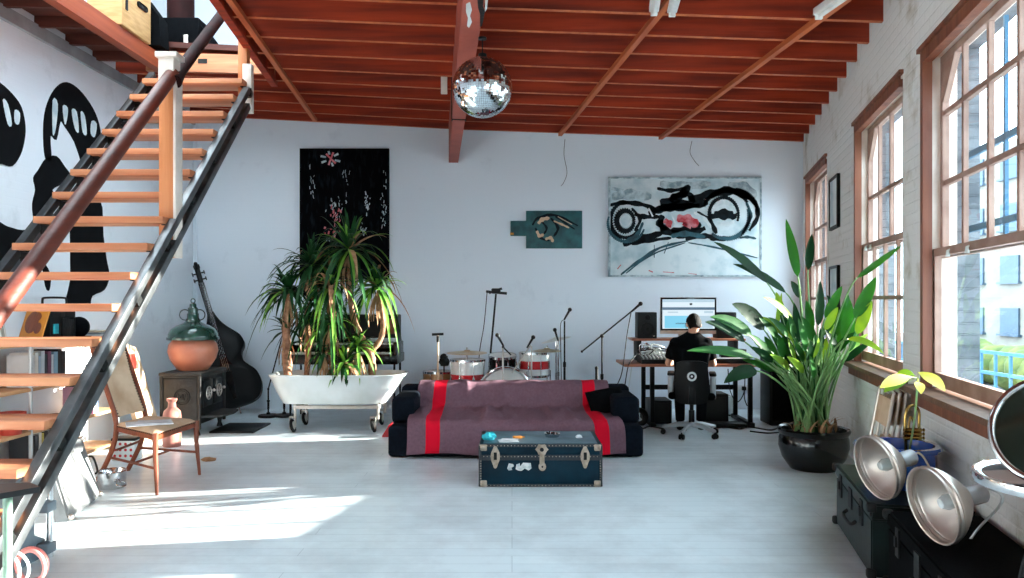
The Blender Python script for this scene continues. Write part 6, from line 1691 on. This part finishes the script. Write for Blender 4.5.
# head: skull, jaw, nose, brow, ears
body.sphere(HC + V((0, 0, .015)), 1, (.077, .096, .098), 24, 16, hr)
body.sphere(Hd(0, .03, -.045), 1, (.058, .068, .068), 20, 12, hr)
body.sphere(Hd(0, .052, -.095), 1, (.032, .034, .024), 14, 10, hr)
body.tube([Hd(0, .088, .03), Hd(0, .108, -.005), Hd(0, .115, -.028)], [.011, .013, .016], 10); body.sphere(Hd(0, .092, .03), 1, (.05, .012, .012), 12, 8, hr)
for s in (-1, 1):
    body.sphere(Hd(s * .078, -.004, -.008), 1, (.011, .02, .032), 12, 8, hr); body.sphere(Hd(s * .03, .084, .008), .015); body.sphere(Hd(s * .02, .1, -.034), .01)
body.tube([Hd(-.022, .094, -.062), Hd(0, .1, -.062), Hd(.022, .094, -.062)], [.007, .01, .007], 8)
for S_, E_, W_, sx in ((SHL, EL, WL, -1), (SHR, ER, WR, 1)):
    body.tube([J(0, .06, 1.02), S_ + V((0, 0, -.015))], [.05, .04], 12); body.tube([S_ + V((0, 0, -.015)), S_.lerp(E_, .5), E_], [.04, .042, .04], 14); body.sphere(E_, .041)
    body.tube([E_, E_.lerp(W_, .35), W_], [.04, .041, .027], 14)
    d = (W_ - E_).normalized(); sd = V((-d.y, d.x, 0)).normalized() * -1        # sd points to the body's right
    pc = W_ + d * .055 + V((0, 0, -.004))
    body.box(pc, (.075, .085, .026), .011, Matrix((V((d.y, -d.x, 0)).normalized(), d, V((0, 0, 1)))).transposed().to_4x4(), 3)
    body.tube([W_ - d * .01, W_ + d * .03], [.027, .03], 12, flat=.7)
    for i, (o_, L_) in enumerate(((-.03, .065), (-.01, .078), (.01, .074), (.03, .058))):
        o_ *= -sx
        a0 = pc + sd * o_ + d * .035; a1 = a0 + d * L_ * .5 + V((0, 0, .012)); a2 = a1 + d * L_ * .32 + V((0, 0, -.014)); a3 = a2 + d * L_ * .18 + V((0, 0, -.012))
        body.tube([a0, a1, a2, a3], [.0092, .0088, .008, .0065], 8)
    th = pc - sd * (.036 * sx * -1) * -1 - d * .02
    inw = -sx                                                       # thumb on the inner side
    t0 = pc + V((inw * .033, 0, 0)) - d * .022; t1 = t0 + V((inw * .022, 0, -.004)) + d * .028; t2 = t1 + V((inw * .006, 0, -.008)) + d * .026
    body.tube([t0, t1, t2], [.012, .0105, .008], 8)
HPL, HPR = J(-.09, .02, .555), J(.09, .02, .555)
KL, KR = J(-.13, .40, .53), J(.13, .40, .53); AL, AR = J(-.12, .36, .09), J(.12, .42, .09)
for h_, k_, a_ in ((HPL, KL, AL), (HPR, KR, AR)):
    body.tube([h_, k_], [.075, .05], 14); body.sphere(k_, .05); body.tube([k_, k_.lerp(a_, .4), a_], [.048, .045, .032], 14); body.tube([a_, a_ + V((0, .06, -.045)), a_ + V((0, .15, -.06))], [.035, .033, .025], 12)
bo_ = obj('body', body, 'skin', man)
r_ = bo_.modifiers.new('join', 'REMESH'); r_.mode = 'VOXEL'; r_.voxel_size = .0055; r_.use_smooth_shade = True
s_ = bo_.modifiers.new('soft', 'SMOOTH'); s_.factor = .5; s_.iterations = 3
tee = MB()
ell_loft(tee, [(J(0, -.02, .50), .185, .135, 0), (J(0, -.02, .58), .19, .14, 0), (J(0, -.01, .72), .182, .128, 0), (J(0, .01, .86), .198, .13, .05), (J(0, .03, .98), .215, .128, .1), (J(0, .05, 1.03), .21, .112, .15), (J(.004, .06, 1.07), .175, .092, .2), (J(.010, .066, 1.1), .125, .08, .22), (J(.016, .073, 1.13), .08, .07, .25), (J(.02, .078, 1.145), .064, .064, .3)], 28)
for S_, E_, sx in ((SHL, EL, -1), (SHR, ER, 1)):
    tee.sphere(S_ + V((-sx * .012, 0, -.012)), .07, (1, 1, .95)); e_ = S_.lerp(E_, .80); tee.tube([S_ - V((sx * .03, 0, 0)), S_.lerp(E_, .4), e_], [.068, .066, .062], 16)
to_ = obj('t_shirt', tee, 'black_cloth', man)
r_ = to_.modifiers.new('join', 'REMESH'); r_.mode = 'VOXEL'; r_.voxel_size = .009; r_.use_smooth_shade = True
s_ = to_.modifiers.new('soft', 'SMOOTH'); s_.factor = .6; s_.iterations = 14
tr_ = MB()
ell_loft(tr_, [(J(0, -.02, .495), .16, .12, 0), (J(0, -.02, .54), .185, .14, 0), (J(0, -.01, .62), .18, .13, 0)], 24)
for h_, k_, a_ in ((HPL, KL, AL), (HPR, KR, AR)):
    tr_.tube([h_, h_.lerp(k_, .5), k_], [.095, .083, .068], 16); tr_.sphere(k_, .068); tr_.tube([k_, k_.lerp(a_, .45), a_ + V((0, 0, .01))], [.067, .062, .052], 16)
to2 = obj('trousers', tr_, 'jeans', man)
r_ = to2.modifiers.new('join', 'REMESH'); r_.mode = 'VOXEL'; r_.voxel_size = .01; r_.use_smooth_shade = True
for a_ in (AL, AR):
    mb = MB(); c = V((a_.x, a_.y + .07, 0))
    mb.skin([[mb.bm.verts.new((c.x + .043 * k * math.cos(t) , c.y + .135 * k * math.sin(t), z)) for t in [2 * PI * i / 20 for i in range(20)]] for z, k in ((.0, .97), (.02, 1.0), (.03, .95), (.055, .85), (.075, .6))], True, True)
    mb.cyl((a_.x, a_.y, .05), (a_.x, a_.y, .13), .046, .04, 16); obj('shoe', mb, 'black', man)
hair = MB()
hair.sphere(Hd(0, -.008, .012), 1, (.083, .1, .108), 28, 18, hr)
inv = hr.inverted()
def keep(l):
    if l.y > .045: return l.z > .045
    if l.y > -.01: return l.z > .0 + (l.y + .01) * .8
    return l.z > -.075
kill = [v for v in hair.bm.verts if not keep(inv.to_3x3() @ (v.co - HC))]
bmesh.ops.delete(hair.bm, geom=kill, context='VERTS')
qh = random.Random(4)
for v in hair.bm.verts:
    v.co += (v.co - HC).normalized() * qh.uniform(-.0025, .004)
hobj = obj('hair', hair, 'hair', man)
s_ = hobj.modifiers.new('thick', 'SOLIDIFY'); s_.thickness = .014; s_.offset = -1
gl = MB()
for s in (-1, 1):
    gl.tube([Hd(s * .083, -.01, .012), Hd(s * .084, .04, .014), Hd(s * .072, .1, .01)], .0028, 6); gl.torus(Hd(s * .034, .112, .004), hr @ V((0, 1, 0)), .026, .003, 22, 6)
gl.tube([Hd(-.01, .116, .008), Hd(.01, .116, .008)], .003, 6)
obj('glasses', gl, 'black', man)

for o in (oc, man): o.rotation_euler.z = -.225         # swivelled to face the screen
# ================================================================== CAMERA AND LIGHT
cam = bpy.data.cameras.new('camera'); co = bpy.data.objects.new('camera', cam); COL.objects.link(co)
co.location = (0, 0, EYE); co.rotation_euler = (PI / 2, 0, 0)
cam.sensor_width = 36; cam.lens = 36 * F / 1024; cam.shift_y = 11 / 1024; cam.clip_start = .05; cam.clip_end = 300
scn.camera = co
sun = bpy.data.lights.new('sun', 'SUN'); so_ = bpy.data.objects.new('sun', sun); COL.objects.link(so_)
SUN_DIR = V((-1, -.165, -.242))
so_.rotation_euler = SUN_DIR.to_track_quat('-Z', 'Y').to_euler(); so_.location = (12, 8, 6)
sun.energy = 45; sun.angle = math.radians(.6); sun.color = (1, .93, .82)
w = bpy.data.worlds.new('world'); scn.world = w; w.use_nodes = True
nt = w.node_tree; bg = nt.nodes['Background']
bg.inputs[0].default_value = (.72, .90, 1.0, 1); bg.inputs[1].default_value = 9.0
GROUPS = {'drum': 'drums of the drum kit', 'microphone stand': 'microphone stands along the back wall', 'cymbal': 'cymbals of the drum kit', 'strip light': 'strip lights under the joists', 'socket': 'wall sockets under the desk', 'lamp': 'aluminium reflector lamps', 'chest': 'chests along the window wall', 'picture': 'framed prints between the windows', 'wire': 'loose wires on the back wall', 'cable': 'cables around the desk', 'building': 'buildings outside the windows', 'painting': 'paintings on the back wall', 'record sleeve': 'record sleeves on the bookshelf'}
for o in list(scn.objects):
    if o.parent is None and o.get('category') in GROUPS and not o.get('group'): o['group'] = GROUPS[o['category']]
for o in list(scn.objects):
    if o.parent is None and o.get('category') == 'speaker' and 'monitor' in o['label']: o['group'] = 'studio monitors on the desk shelf'
vs = scn.view_settings
vs.view_transform = 'Standard'; vs.look = 'None'; vs.gamma = 1; vs.use_curve_mapping = False; vs.exposure = 0.15
cy_ = scn.cycles
cy_.use_denoising = True
cy_.max_bounces = 10; cy_.diffuse_bounces = 5; cy_.glossy_bounces = 4; cy_.transparent_max_bounces = 12
cy_.sample_clamp_indirect = 6; cy_.caustics_reflective = False; cy_.caustics_refractive = False
